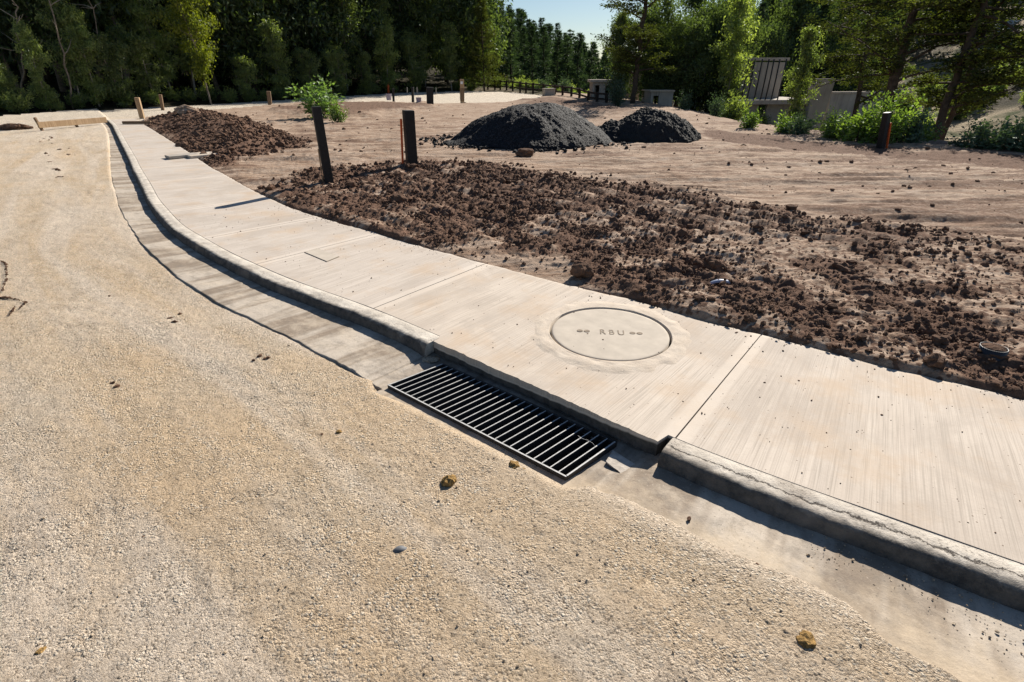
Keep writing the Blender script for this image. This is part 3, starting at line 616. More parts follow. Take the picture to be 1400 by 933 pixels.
# ---------------------------------------------------------------- drain grate
gr = thing('drain_grate', 'black steel drain grate with long row of parallel bars set in the gutter', 'drain grate', (cen[0], cen[1], 0))
def lb(mb, a, b, z0, z1, w):                          # flat bar on edge from a to b (plan), thickness w
    a = np.asarray(a); b = np.asarray(b); t = (b - a) / np.linalg.norm(b - a); n = np.array([-t[1], t[0]]) * w / 2
    mb.prism([a - n, b - n, b + n, a + n], z0, z1)
ZT = -0.018
q = [GQ[i] - cen for i in range(4)]; t_long = (q[3] - q[0]) / np.linalg.norm(q[3] - q[0]); t_sh = (q[1] - q[0]) / np.linalg.norm(q[1] - q[0])
rots = []
def framebar(nm, a, b, z0, z1, w, worn=True):  # worn: pale top, for wear and for the low sun's brightness
    mb = MB(); lb(mb, a, b, z0, z1, w); o = mb.build(nm, M_BLACKSTEEL, gr); o.data.materials.append(M_WORN_LIT)
    for p in o.data.polygons:
        if worn and p.normal.z > 0.9: p.material_index = 1  # worn tops, with the low sun's brightness put into the pale colour
    m = o.modifiers.new('bevel', 'BEVEL'); m.width = 0.0012; m.segments = 1; return o
framebar('frame_bar', q[0], q[3], ZT - 0.060, ZT, 0.010); framebar('frame_bar', q[1], q[2], ZT - 0.060, ZT - 0.004, 0.012, False)  # back bar top kept black, the slab nose's shade put into its colour
framebar('end_bar', q[0] + t_long * 0.004 + t_sh * 0.0062, q[1] + t_long * 0.004 - t_sh * 0.0062, ZT - 0.055, ZT - 0.0005, 0.010)
framebar('end_bar', q[3] - t_long * 0.004 + t_sh * 0.0062, q[2] - t_long * 0.004 - t_sh * 0.0062, ZT - 0.055, ZT - 0.0005, 0.010)
NB_ = 25
for i in range(NB_):
    f = (i + 1) / (NB_ + 1); a = q[0] + (q[3] - q[0]) * f + t_sh * 0.0062; b = q[1] + (q[2] - q[1]) * f - t_sh * 0.0062
    framebar('bar', a, b, ZT - 0.045, ZT - 0.002, 0.0075)

# ---------------------------------------------------------------- manhole lid, collar
lid = thing('manhole_cover', 'round concrete manhole cover with worn cast letters in the pavement', 'manhole cover', (LIDC[0], LIDC[1], KH))
def ringmesh(name, r0, r1, z0f, mat, parent=None, nr=24, na=180, skirt=0.05, irregular=0.0, seed=0):
    A = np.linspace(0, 2 * math.pi, na, endpoint=False); rad = np.linspace(0, 1, nr)
    AA, RD = np.meshgrid(A, rad, indexing='ij'); out = r1 + irregular * (fbm(np.cos(AA) * 2.2 + 9, np.sin(AA) * 2.2 + 9, seed, 4) - 0.5)
    Rr = r0 + (out - r0) * RD; x = Rr * np.cos(AA); y = Rr * np.sin(AA); z = z0f(x, y, RD)
    I = np.arange(na * nr).reshape(na, nr); J = np.roll(I, -1, 0)
    qd = np.stack([I[:, :-1], I[:, 1:], J[:, 1:], J[:, :-1]], -1).reshape(-1, 4); v = np.c_[x.ravel(), y.ravel(), z.ravel()]
    fs = [qd]; n = len(v); v0 = v.reshape(na, nr, 3)
    for col, sg in ((nr - 1, 1), (0, -1)):
        if r0 == 0 and col == 0: continue
        low = v0[:, col].copy(); low[:, 2] -= skirt; L = np.arange(na) + n
        fs.append(np.stack([I[:, col], L, np.roll(L, -1), J[:, col]], -1)[:, ::sg]); v = np.vstack([v, low]); n += na
    return mesh_np(name, v, fs, mat, True, parent)
disc = ringmesh('lid_disc', 0.002, LIDR - 0.006, lambda x, y, f: 0.002 - 0.003 * sstep(0.97, 1.0, f) + (fbm((x + 2) * 9, (y + 2) * 9, 301, 4) - 0.5) * 0.003, M_LID, lid, 30)
for sgx in (-1, 1):
    for off in (-0.022, 0.022):
        mb = MB(); a = np.linspace(0, 2 * math.pi, 14, endpoint=False)
        cxy = np.array([sgx * 0.165 + off * 1.0, 0.0]); mb.prism([(cxy[0] + 0.019 * math.cos(t), cxy[1] + 0.016 * math.sin(t)) for t in a], 0.0005, 0.0041)
        mb.build('lifting_hole', M_LETTER, lid)
fc = bpy.data.curves.new('lettering', 'FONT'); fc.body = 'RBU'; fc.size = 0.112; fc.extrude = 0.0004; fc.align_x = 'CENTER'; fc.align_y = 'CENTER'; fc.space_character = 1.5
fo = bpy.data.objects.new('tmp', fc); COL.objects.link(fo); dg = bpy.context.evaluated_depsgraph_get()
fm = bpy.data.meshes.new_from_object(fo.evaluated_get(dg)); bpy.data.objects.remove(fo)
fm.materials.clear(); fm.materials.append(M_LETTER); le = bpy.data.objects.new('lettering', fm); COL.objects.link(le); le.parent = lid
le.location = (0.015, -0.005, 0.0036); le.scale = (0.60, 0.85, 1)
lid.rotation_euler[2] = math.radians(-6)
rp = np.array(P2([(722, 442), (950, 466), (820, 410), (835, 517)], KH)); RO = np.linalg.norm(rp - rp.mean(0), axis=1).mean()
coll = ringmesh('manhole_collar', LIDR + 0.009, RO, lambda x, y, f: 0.006 - 0.0095 * sstep(0.35, 1.0, f) + (fbm((x + 2) * 14, (y + 2) * 14, 311, 5) - 0.5) * 0.010 * sstep(0, 0.1, f), M_COLLAR, None, 40, 220, 0.06, 0.035, 5)
coll.location = (LIDC[0], LIDC[1], KH)
tag(coll, 'rough ring of patched concrete round the manhole cover', 'manhole collar')
mb = MB(); mb.prism([(LIDC[0] + (LIDR + 0.06) * math.cos(t), LIDC[1] + (LIDR + 0.06) * math.sin(t)) for t in np.linspace(0, 2 * math.pi, 60, endpoint=False)], KH - 0.10, KH - 0.06)
tag(mb.build('manhole_seat', M_PIT), 'dark seat beneath the manhole cover', None, None, 'structure')

# ================================================================ posts, stakes, piles and small site objects
def stick(name, p0, p1, w, mat, parent=None, twist=0.0, cap=None):       # square section member from p0 to p1
    p0 = Vector(p0); p1 = Vector(p1); ax = (p1 - p0); L = ax.length
    mb = MB(); d = (w, w, L) if np.isscalar(w) else (w[0], w[1], L)
    R_ = np.array(ax.to_track_quat('Z', 'Y').to_matrix()) @ rotz(twist)
    mb.box(np.array((p0 + p1) / 2), d, R_); o = mb.build(name, mat, parent, False, min(d[0], d[1]) * 0.06)
    return o
def local(root, p): return Vector(p) - root.location
def ground_post(name, label, cat, pb, pt, wpx, mat, group=None, twist=0.3, flat_=1.0, deep=0.15):
    """post whose foot and head appear at two photo pixels, as wide as wpx pixels"""
    b = Vector(at0(*pb, KH + 0.06)) if cat == 'post' and wpx > 10 else at(*pb); Yd = b.y; tp = at_depth(pt[0], pt[1], Yd); w = wpx * Yd / FOC / ray(*pb)[1]
    b.z = tz(b.x, b.y) + (KH + 0.06 if cat == 'post' and wpx > 10 else 0.03); r = thing(name, label, cat, b, 0, group); d = (tp - b)
    return r, Vector((0, 0, -deep)), d, w
G_ST = 'black survey posts standing on the lot'
for pb, pt, wp, orange, lab in [
    ((450, 248), (432, 146), 13, (-0.10, 0.02, 0.45, 0.022), 'black square post with thin ochre stake, nearest the pavement'),
    ((563, 225), (558, 151), 15.5, (-0.12, 0.05, 0.85, 0.05), 'black square post with broad orange stake on its left side'),
    ((1204, 205), (1213, 154), 9, (0.13, 0.03, 0.72, 0.045), 'leaning black post with orange stake in front of the green bushes')]:
    r, b, d, w = ground_post('survey_post', lab, 'post', pb, pt, wp * 0.86, M_POST, G_ST)
    o = stick('post', b, d, w, M_POST, r, 0.45)
    off, offy, hh, ww = orange; side = Vector((off, -offy, 0)) * (w / 0.17)
    top = d * hh + side * 1.0; st = stick('stake', side * 1.25 + Vector((0, 0, -0.1)), top, (ww, ww * 0.5), M_ORANGE if ww > 0.03 else M_WOOD, r, 0.2)
# raw timber stakes
for pb, pt, wp, lab, m in [
    ((194, 160), (187, 133.5), 5.5, 'leaning raw timber stake at the far end of the pavement', M_WOOD),
    ((222, 149), (219, 129.5), 3.6, 'thin weathered stake beside the far road left of the yellow-green tree', M_WOODDARK),
    ((369, 143), (367, 125), 5, 'short weathered stake beside the far road left of the sapling', M_WOODDARK),
    ((632, 139.5), (631.5, 108.5), 4.6, 'tall timber stake with pale round marker on the far edge of the lot', M_WOOD)]:
    r, b, d, w = ground_post('timber_stake', lab, 'stake', pb, pt, wp, m)
    stick('post', b, d, w, m, r, 0.3)
    if 'marker' in lab:
        mb = MB(); mb.box(np.array(d) * 0.84 + np.array([0, -w * 0.72, 0]), (w * 0.7, 0.02, w * 0.7)); mb.build('marker', M_WHITE, r)
        stick('wrap', d * 0.02, d * 0.60, w * 1.12, M_WOODDARK, r, 0.3)
for pb, pt, wp, lab in [((538, 139.5), (537.5, 121), 3.0, 'thin black post between the pale bucket and the black boards'),
    ((588, 144.5), (587.5, 119.5), 9.0, 'thick black post right of the pair of small black boards')]:
    r, b, d, w = ground_post('survey_post', lab, 'post', pb, pt, wp, M_POST, G_ST); stick('post', b, d, w, M_POST, r, 0.2)
    if wp > 5: stick('board', d * 0.62 + Vector((w * 0.9, 0.02, 0)), d * 0.98 + Vector((w * 0.9, 0.02, 0)), (w * 0.8, 0.03), M_POST, r)
r, b, d, w = ground_post('site_sign', 'small black post carrying a pair of square black boards by the far road', 'sign', (564.5, 138.5), (564, 119.5), 3.2, M_POST)
stick('post', b, d, w, M_POST, r)
for sx_ in (-1.45, 1.15): stick('board', d * 0.60 + Vector((sx_ * w * 1.6, -0.03, 0)), d * 0.99 + Vector((sx_ * w * 1.6, -0.03, 0)), (w * 1.9, 0.03), M_POST, r)
r, b, d, w = ground_post('orange_marker', 'bright orange plastic marker tube on the far side of the road', 'marker', (531, 126.5), (530.8, 115), 2.8, M_ORANGE)
mb = MB(); mb.tube([tuple(b), tuple(d * 0.5), tuple(d)], w / 2, 10); mb.build('tube', M_ORANGE, r, True)
M_BUCKET = flat('lilac_plastic', (0.36, 0.31, 0.37), 0.6)
for pb, pt, wp, lab in [((532, 138), (531, 128.5), 7.5, 'pale lilac bucket left of the thin black post'), ((573, 143), (573, 133.5), 7.5, 'pale lilac bucket left of the thick black post')]:
    r, b, d, w = ground_post('bucket', lab, 'bucket', pb, pt, wp, M_BUCKET); H_ = d.z
    mb = MB(); a = np.linspace(0, 2 * math.pi, 18, endpoint=False)
    prof = [(0.42, 0), (0.5, H_), (0.53, H_), (0.53, H_ * 0.93), (0.49, H_ * 0.93)]
    v = np.array([[w * p_ * math.cos(t), w * p_ * math.sin(t), z_] for p_, z_ in [(0.0, 0.0)] + prof[:1] + [(0.5, H_), (0.46, H_), (0.40, 0.05), (0, 0.05)] for t in a]); I = np.arange(len(v)).reshape(-1, 18)
    mb.add(v, np.stack([I[:-1], np.roll(I[:-1], -1, 1), np.roll(I[1:], -1, 1), I[1:]], -1).reshape(-1, 4)); mb.build('pail', M_BUCKET, r, False)
    mb = MB(); mb.tube([(w * 0.515 * math.cos(t), w * 0.515 * math.sin(t), H_ * 0.96) for t in np.linspace(0, 2 * math.pi, 25)], w * 0.02, 6, False); mb.build('rim', M_BUCKET, r, True)
# the small pale concrete box near the fence
def boxthing(name, label, cat, px, py, wpx, hpx, dep, mat, rz=0.2, lid_=True):
    b = at(px, py); sc_ = b.y / FOC / ray(px, py)[1]; r = thing(name, label, cat, (b.x, b.y, tz(b.x, b.y)), rz)
    mb = MB(); mb.box((0, 0, hpx * sc_ / 2 - 0.05), (wpx * sc_, dep, hpx * sc_ + 0.1)); mb.build('body', mat, r, False, 0.015)
    if lid_: mb = MB(); mb.box((0, 0, hpx * sc_ + 0.035), (wpx * sc_ * 1.08, dep * 1.08, 0.06)); mb.build('slab_lid', mat, r, False, 0.012)
    return r
boxthing('meter_box', 'small concrete meter box with overhanging lid beside the dark timber fence', 'utility box', 750, 131.5, 14, 8, 0.7, M_CONC)
# formwork board on the road at the end of the kerb
p0 = Vector(at0(52, 172, 0.16)); p1 = Vector(at0(145, 163.5, 0.16)); r = thing('formwork_board', 'long timber formwork board on short pegs lying across the gravel road', 'board', (p0 + p1) / 2); r.location.z = float(rise(r.location.y))
ax = (p1 - p0); L_ = math.hypot(ax.x, ax.y); ang = math.atan2(ax.y, ax.x)
mb = MB(); mb.box((0, 0, 0.16), (L_, 0.05, 0.16), rotz(ang)); mb.build('board', M_WOOD, r, False, 0.004)
for f in (-0.43, 0.08): stick('peg', Vector((ax.x * f, ax.y * f - 0.06, -0.15)), Vector((ax.x * f - 0.12, ax.y * f - 0.06, 0.36 if f < 0 else 0.14)), 0.06, M_WOODDARK, r)
def rock_bm(seed, r=(1, 1, 0.7), sub=2, amp=0.35):
    bm = bmesh.new(); bmesh.ops.create_icosphere(bm, subdivisions=sub, radius=1.0)
    rs_ = np.random.default_rng(seed); k1 = rs_.normal(size=(7, 3)); ph = rs_.uniform(0, 6, 7)
    co = np.array([v.co[:] for v in bm.verts]); n_ = sum(1.4 * np.abs(np.sin(co @ (k1[i] * (1.2 + 0.7 * i)) + ph[i])) / (1 + 0.6 * i) - 0.7 / (1 + 0.6 * i) for i in range(7))
    n_ = n_ + (0.9 * (rs_.random(len(co)) - 0.5) if sub < 3 else 0.25 * sum(np.sin(co @ rs_.normal(size=3) * (9 + 5 * j_) + j_) for j_ in range(6)) / 1.5)
    co = co * (1 + amp * 0.35 * n_)[:, None] * np.array(r)[None]
    f = np.array([[v.index for v in q_.verts] for q_ in bm.faces]); bm.free(); return co, f
def rock(name, label, cat, loc, size, mat, seed, sub=3, amp=0.5, rz=0.0, group=None, smooth=False, sink=0.25):
    co, f = rock_bm(seed, size, sub, amp); o = mesh_np(name, co, f, mat, smooth); o.location = (loc[0], loc[1], loc[2] + size[2] * (1 - sink)); o.rotation_euler[2] = rz
    tag(o, label, cat, group); return o
for px, py, s_, lab, sd_ in [(614, 664, 0.030, 'ochre stone on the gravel left of the drain grate corner', 1), (703, 641, 0.024, 'rounded ochre stone close to the front edge of the drain grate', 2),
    (715, 645, 0.011, 'tiny orange pebble beside the rounded stone at the grate edge', 3), (1099, 882, 0.028, 'angular orange-brown stone in the foreground gravel at lower right', 4),
    (1077, 851, 0.012, 'small grey pebble behind the angular stone at lower right', 5), (1090, 860, 0.012, 'small brown pebble next to the grey pebble at lower right', 6), (58, 893, 0.012, 'small reddish pebble alone in the lower left gravel', 7),
    (464, 594, 0.014, 'ochre pebble beside the dark crumb left of the grate', 8)]:
    p = at0(px, py); rock('stone' if s_ > 0.02 else 'pebble', lab, 'stone', p, (s_, s_ * 0.85, s_ * 0.8), M_GREY if 'grey' in lab else M_STONE, sd_ + 20, 3, 0.55, sd_)
rock('soil_lump', 'pale boulder of earth at the top left end of the brown soil heap', 'lump', Vector(at0(258, 157, 0.25)), (0.34, 0.26, 0.15), M_SOIL, 44, 4, 0.5)
rock('rubble_heap', 'dark little rubble heap on the road left of the formwork board', 'rubble', Vector(at0(22, 178, 0)), (0.38, 0.2, 0.10), M_CLOD, 45, 4, 0.7)
rock('soil_lump', 'dark clod lying alone on the pale earth in front of the gravel pile', 'lump', Vector(at0(718, 214, 0.03)), (0.16, 0.12, 0.08), M_CLOD, 47, 3, 0.6)
for i, (px, py, s_, lab) in enumerate([(975, 369, 0.066, 'big rounded brown clod above the crumpled blue scrap'), (890, 383, 0.052, 'brown clod near the pavement edge behind the manhole cover'), (795, 376, 0.07, 'dark clod touching the pavement edge left of the manhole cover'),
    (1275, 500, 0.048, 'angular clod half sunk by the pavement left of the black pipe'), (1180, 425, 0.045, 'dark clod in the middle of the loosened belt at right'), (1025, 440, 0.036, 'clod beside the end of the pavement joint'), (720, 334, 0.06, 'largest clod in the left part of the loosened belt'), (545, 280, 0.09, 'dark clod left below the orange staked post'), (1282, 472, 0.045, 'tall clod behind the black pipe at far right'), (1150, 375, 0.07, 'upright clod at the right end of the loosened belt')]):
    rock('soil_clod', lab, 'clod', Vector(at0(px, py, KH + 0.02)), (s_, s_ * 0.85, s_ * 0.75), M_CLOD, 60 + i, 3, 0.75, i * 1.3, None, False, 0.35)
co, f = rock_bm(95, (0.050, 0.040, 0.006), 3, 0.5); o = mesh_np('sand_patch', co, f, M_ROAD, True); p = at0(588, 491, -0.035); o.location = p; tag(o, 'little fan of tan sand left of the back corner of the drain grate', 'sand patch')
M_FLAKE = flat('broken_concrete', (0.47, 0.42, 0.365), 0.95, 0.15, 0.2, 35, 0, 0.5)
for pix_, hz_, lab in [([(838, 612), (873, 634), (880, 652), (862, 657), (846, 640), (828, 628)], -0.0125, 'pale broken concrete flake between the grate and the right kerb end'), ([(858, 690), (905, 683), (960, 712), (985, 742), (930, 728), (880, 705)], 0.001, 'thin skin of spilled concrete on the gutter right of the grate')]:
    pl_ = P2(pix_, -0.02); mb = MB(); mb.prism(pl_[::-1] if sum((b_[0] - a_[0]) * (b_[1] + a_[1]) for a_, b_ in zip(pl_, pl_[1:] + pl_[:1])) > 0 else pl_, -0.04, -0.02 + hz_); o = mb.build('concrete_flake', M_FLAKE, None, False, 0.004); tag(o, lab, 'concrete flake')
# curled grey scrap, dry leaf, blue scrap, buried pipe
def sheet(name, label, cat, loc, L, Wd, curl, mat, rz, th=0.0012, tilt=0.2):
    n_ = 9; u_ = np.linspace(-1, 1, n_); v_ = np.linspace(-1, 1, 5); U_, V_ = np.meshgrid(u_, v_, indexing='ij')
    wd = Wd * np.sqrt(np.maximum(0.05, 1 - (U_ * 0.93) ** 2)); x = U_ * L; y = V_ * wd; z = curl * (1 - U_ ** 2) + curl * 0.5 * (1 - V_ ** 2) + tilt * x * 0.2
    I = np.arange(n_ * 5).reshape(n_, 5); q_ = np.stack([I[:-1, :-1], I[1:, :-1], I[1:, 1:], I[:-1, 1:]], -1).reshape(-1, 4)
    o = mesh_np(name, np.c_[x.ravel(), y.ravel(), z.ravel()], q_, mat, True); m = o.modifiers.new('thick', 'SOLIDIFY'); m.thickness = th; o.location = (loc[0], loc[1], loc[2] + 0.004); o.rotation_euler[2] = rz
    tag(o, label, cat); return o
M_DRY = flat('dry_leaf', (0.30, 0.15, 0.03), 0.7)
sheet('scrap', 'curled grey scrap casting a dark shadow in the middle of the gravel', 'scrap', at0(547, 758), 0.034, 0.017, 0.020, M_SCRAPDARK, 0.25, 0.005)
sheet('dry_leaf', 'small dry orange leaf on the lower left gravel', 'leaf', at0(328, 766), 0.020, 0.007, 0.006, M_DRY, 0.6)
M_SCRAP = flat('blue_white_plastic', (0.42, 0.46, 0.58), 0.4)
sheet('plastic_scrap', 'crumpled pale blue plastic scrap lying in the loosened earth', 'scrap', at0(985, 390, KH + 0.02), 0.09, 0.03, 0.03, M_SCRAP, -0.1, 0.004)
p = at0(1353, 488, KH + 0.035); r = thing('plastic_pipe', 'black plastic pipe end full of earth sticking out of the soil at right', 'pipe', p)
mb = MB(); a = np.linspace(0, 2 * math.pi, 40, endpoint=False); v = np.array([[q_ * math.cos(t), q_ * math.sin(t), z_] for q_, z_ in [(0.064, -0.1), (0.064, 0.062), (0.0595, 0.062), (0.0595, -0.1)] for t in a]); I = np.arange(160).reshape(4, 40)
mb.add(v, np.stack([I[:-1], np.roll(I[:-1], -1, 1), np.roll(I[1:], -1, 1), I[1:]], -1).reshape(-1, 4)); mb.build('pipe_wall', M_PIPE, r, True)
co, f = rock_bm(91, (0.056, 0.056, 0.03), 3, 0.5); o = mesh_np('earth_fill', co + np.array([0, 0, 0.04]), f, M_CLOD, False, r)
# plank and timber offcuts on the pavement
p = Vector(at0(250, 215.5, KH)); r0, r1 = Vector(at0(231, 217.5, KH)), Vector(at0(272, 213.5, KH)); an = math.atan2(r1.y - r0.y, r1.x - r0.x)
mb = MB(); mb.box((0, 0, 0.032), ((r1 - r0).length, 0.30, 0.05)); o = mb.build('concrete_slab', M_CONC, None, False, 0.006); o.location = p; o.rotation_euler[2] = an; tag(o, 'thin pale loose slab lying across the pavement by the soil heap', 'slab')
p = Vector(at0(288, 212.5, KH)); mb = MB(); mb.box((0, 0, 0.02), (0.9, 0.5, 0.06)); o = mb.build('mortar_pad', M_COLLAR, None, False, 0.02); o.location = p; o.rotation_euler[2] = an; tag(o, 'rough mortar pad in the soil beside the loose slab', 'pad')
p = Vector(at0(188, 170, KH)); mb = MB(); mb.box((0, 0, 0.05), (0.85, 0.09, 0.08)); o = mb.build('timber_offcut', M_WOODDARK, None, False, 0.004); o.location = p; o.rotation_euler[2] = 0.1; tag(o, 'dark timber offcut lying at the far end of the pavement', 'timber')
# twig on the grate, bits of twig on the road
def twig(name, label, pix, h, rad):
    P_ = [Vector(at0(a_, b_, h)) for a_, b_ in pix]; mb = MB(); mb.tube([tuple(q_) for q_ in P_], np.linspace(rad, rad * 0.5, len(P_)), 5); tag(mb.build(name, M_WOODDARK if rad > .0015 else M_WORN_LIT, None, True), label, 'twig'); 
twig('twig', 'thin pale twig lying over the right end of the grate bars', [(790, 596), (796, 600), (803, 602), (810, 606), (814, 611)], ZT + 0.002, 0.0012)
twig('twig', 'short dark twig standing up in the gravel between the crumbs and the grate', [(515, 572), (518, 580), (519, 588), (526, 596)], 0.008, 0.0025)

# gravel pile and black sand pile
def pile(name, label, pl, pr, top, depth, mat, lob, seed, rough, shape):
    a = Vector(at0(*pl, KH)); b = Vector(at0(*pr, KH)); c = (a + b) / 2; wd = (b - a).length; c.y += depth * 0.12
    tp = at_depth(top[0], top[1], c.y); H_ = tp.z - float(rise(c.y)) - KH
    n_ = 230; g = np.linspace(-1.12, 1.12, n_); GX, GY = np.meshgrid(g, g, indexing='ij'); x = GX * wd / 2; y = GY * depth / 2
    xr, yr = x.ravel(), y.ravel()
    ang = np.arctan2(GY, GX); rad = np.hypot(GX, GY) * (1 + lob * (fbm(np.cos(ang.ravel()) * 1.5 + 5, np.sin(ang.ravel()) * 1.5 + 5, seed, 3).reshape(n_, n_) - 0.5))
    z = shape(GX, GY, rad) * H_
    zz = z.ravel() + (z.ravel() > 0.01) * ((fbm(xr * 2.2, yr * 2.2, seed + 1, 4) - 0.5) * rough[0] + (fbm(xr * 12, yr * 12, seed + 2, 4) - 0.5) * rough[1] + lumps(xr, yr, rough[2], seed + 5, 0.9, 0.3, 0.65, 0.8))
    zz = zz - 0.06 * (z.ravel() < 0.02)
    I = np.arange(n_ * n_).reshape(n_, n_); q_ = np.stack([I[:-1, :-1], I[1:, :-1], I[1:, 1:], I[:-1, 1:]], -1); kp = z[:-1, :-1] + z[1:, 1:] > 0
    o = mesh_np(name, np.c_[xr, yr, zz], q_[kp].reshape(-1, 4), mat, True); o.location = (c.x, c.y, float(rise(c.y)) + KH - 0.02); tag(o, label, 'pile'); return o
def sh1(gx, gy, r_):
    q_ = np.clip(np.hypot((gx - 0.03) / 1.0, gy) * (r_ / np.maximum(np.hypot(gx, gy), 1e-6)), 0, 1.0); a = (1 - q_ ** 1.9) * 0.93
    b = np.clip(0.86 - np.hypot((gx + 0.02) / 0.6, (gy + 0.50) / 0.6) * 0.95, 0, 1); b = np.where(b > 0.66, 0.66 + (b - 0.66) * 0.4, b)
    c_ = np.clip(0.22 - np.hypot((gx + 0.72) / 0.5, (gy + 0.3) / 0.5) * 0.28, 0, 1)
    return np.maximum(np.maximum(np.minimum(a, 0.93) ** 1.0, b), c_) * 1.07
def sh2(gx, gy, r_):
    q_ = np.clip(np.hypot((gx - 0.12) / 0.88, gy) * (0.6 + 0.4 * r_ / np.maximum(np.hypot(gx, gy), 1e-6)), 0, 1); a = (1 - q_ ** 1.7) * 0.95
    b = np.clip(0.66 - np.hypot((gx + 0.52) / 0.6, (gy + 0.1) / 0.8) * 0.8, 0, 1)
    return np.maximum(a, b)
pile('gravel_pile', 'big pile of dark bluish gravel with a smaller cone in front on pale earth', (614, 196), (838, 193), (740, 140), 3.4, M_BASALT, 0.25, 501, (0.15, 0.04, 0.030), sh1)
pile('sand_pile', 'lumpy pile of black sand right of the bluish gravel pile', (798, 189), (964, 190), (880, 145), 2.6, M_BSAND, 0.3, 521, (0.20, 0.09, 0.06), sh2)

cq = P2([(416, 345.5), (434, 340), (464, 351.5), (447, 358.5)], KH); cc = np.mean(cq, axis=0); zc = float(rise(cc[1])) + KH
r = thing('inspection_cover', 'small rectangular concrete inspection cover outlined in the pavement before the black posts', 'cover', (cc[0], cc[1], zc)); ql = [np.array(p) - cc for p in cq]
if sum(a_[0] * b_[1] - a_[1] * b_[0] for a_, b_ in zip(ql, ql[1:] + ql[:1])) < 0: ql = ql[::-1]
mb = MB(); mb.prism([p * 1.0 for p in ql], -0.01, 0.0035); mb.build('frame', M_LETTER, r); mb = MB(); mb.prism([p * 0.955 for p in ql], -0.005, 0.0055); mb.build('cover_plate', M_LID, r, False, 0.001)
# loose crumbs of earth: countless small lumps, one object per place
def scatter(name, label, pts, sizes, mat, seed, sub=1, squash=0.75):
    protos = [rock_bm(seed + i, (1, 0.9, squash), sub, 1.1) for i in range(12)]; V_ = []; F_ = []; n_ = 0
    r_ = np.random.default_rng(seed)
    for (x, y, z), s_ in zip(pts, sizes):
        co, f = protos[r_.integers(12)]; a = r_.uniform(0, 6.3); c, s2_ = math.cos(a), math.sin(a); q_ = co * s_ * r_.uniform(0.75, 1.3, 3)
        q_ = np.c_[q_[:, 0] * c - q_[:, 1] * s2_, q_[:, 0] * s2_ + q_[:, 1] * c, q_[:, 2]] + np.array([x, y, z + s_ * 0.3]); V_.append(q_); F_.append(f + n_); n_ += len(co)
    o = mesh_np(name, np.concatenate(V_), np.concatenate(F_), mat, False); return tag(o, label, None, None, 'stuff')
cand = np.flatnonzero((LOTD < -0.03) & (RR < 27) & (np.abs(TH.ravel()) < math.radians(58)))
dkf = np.zeros_like(X); dkf[smask] = np.maximum(dk1 * (0.35 + 0.65 * (1 - sand)), hp)
wgt = dkf[cand] * np.minimum(RR[cand], 16) ** 1.3 * (0.25 + fbm(X[cand] * 2.5, Y[cand] * 2.5, 601, 3) ** 2 * 3); wgt /= wgt.sum()
NC = 27000; pick = RNG.choice(cand, NC, True, wgt); jit = RNG.normal(size=(NC, 2)) * 0.02
szs = 0.0055 + 0.017 * RNG.random(NC) ** 5 + 0.03 * (RNG.random(NC) > 0.985) * RNG.random(NC)
szs *= np.clip(RR[pick] / 6, 0.7, 2.2)
scatter('soil_clods', 'countless dark crumbs and clods strewn over the loosened earth', np.c_[X[pick] + jit[:, 0], Y[pick] + jit[:, 1], sz[pick]], szs, M_CLOD, 611)
cand = np.flatnonzero((LOTD < -0.1) & (RR < 30) & (np.abs(TH.ravel()) < math.radians(52))); wgt = (RR[cand] ** 1.3) * (fbm(X[cand] * 0.5, Y[cand] * 2.0, 621, 4) ** 4); wgt /= wgt.sum()
pick = RNG.choice(cand, 1100, True, wgt); scatter('earth_crumbs', 'small scattered lumps on the compacted pale earth', np.c_[X[pick], Y[pick], sz[pick]], (0.006 + 0.028 * RNG.random(1100) ** 5) * np.clip(RR[pick] / 9, 0.6, 1.6), M_CLOD, 631)
n_ = 420; an_ = RNG.uniform(0, 2 * math.pi, n_); pc = Vector(at0(726, 194, KH)); rd_ = 1.0 + np.abs(RNG.normal(size=n_)) * 0.14; gx_ = pc.x + 2.15 * rd_ * np.cos(an_); gy_ = pc.y + 0.4 + 1.7 * rd_ * np.sin(an_)
scatter('spilled_gravel', 'loose dark gravel stones round the foot of the gravel pile', np.c_[gx_, gy_, rise(gy_) + KH], 0.014 + 0.035 * RNG.random(n_) ** 3, M_BASALT, 637)
n_ = 700; s_ = RNG.uniform(0.2, 9, n_) ** 1.0; dd_ = np.where(RNG.random(n_) < 0.35, walk_w(s_) - np.abs(RNG.normal(size=n_)) * 0.10, RNG.uniform(0.0, 1.0, n_) * walk_w(s_)); px_, py_ = cpos(s_, dd_)
scatter('pavement_crumbs', 'crumbs of earth scattered on the concrete pavement', np.c_[px_, py_, rise(py_) + KH], 0.0018 + 0.0036 * RNG.random(n_) ** 4, M_CLOD, 641)
n_ = 900; s_ = RNG.uniform(0.0, 2.2, n_); dd_ = -RNG.uniform(0.16, 0.50, n_); px_, py_ = cpos(s_, dd_); ok = sd_poly(px_, py_, GQ_cc) > 0.02
scatter('gutter_grit', 'grit and small stones lying in the gutter pan', np.c_[px_, py_, np.full(n_, -0.010)][ok], (0.0014 + 0.003 * RNG.random(n_) ** 5)[ok], M_ROAD, 651)
cr_pix = [(355, 487, .016), (362, 491, .012), (367, 490, .014), (347, 493, .010), (440, 596, .012), (461, 602, .014), (466, 598, .010), (232, 436, .016), (240, 441, .018), (246, 430, .014), (237, 441, .012), (198, 735, .012), (205, 740, .010), (666, 778, .008), (676, 777, .009), (640, 905, .008), (1190, 910, .012), (1180, 905, .010), (155, 524, .012), (160, 529, .014), (690, 688, .008), (947, 752, .010), (1035, 772, .008), (942, 710, .010), (150, 405, .010)]
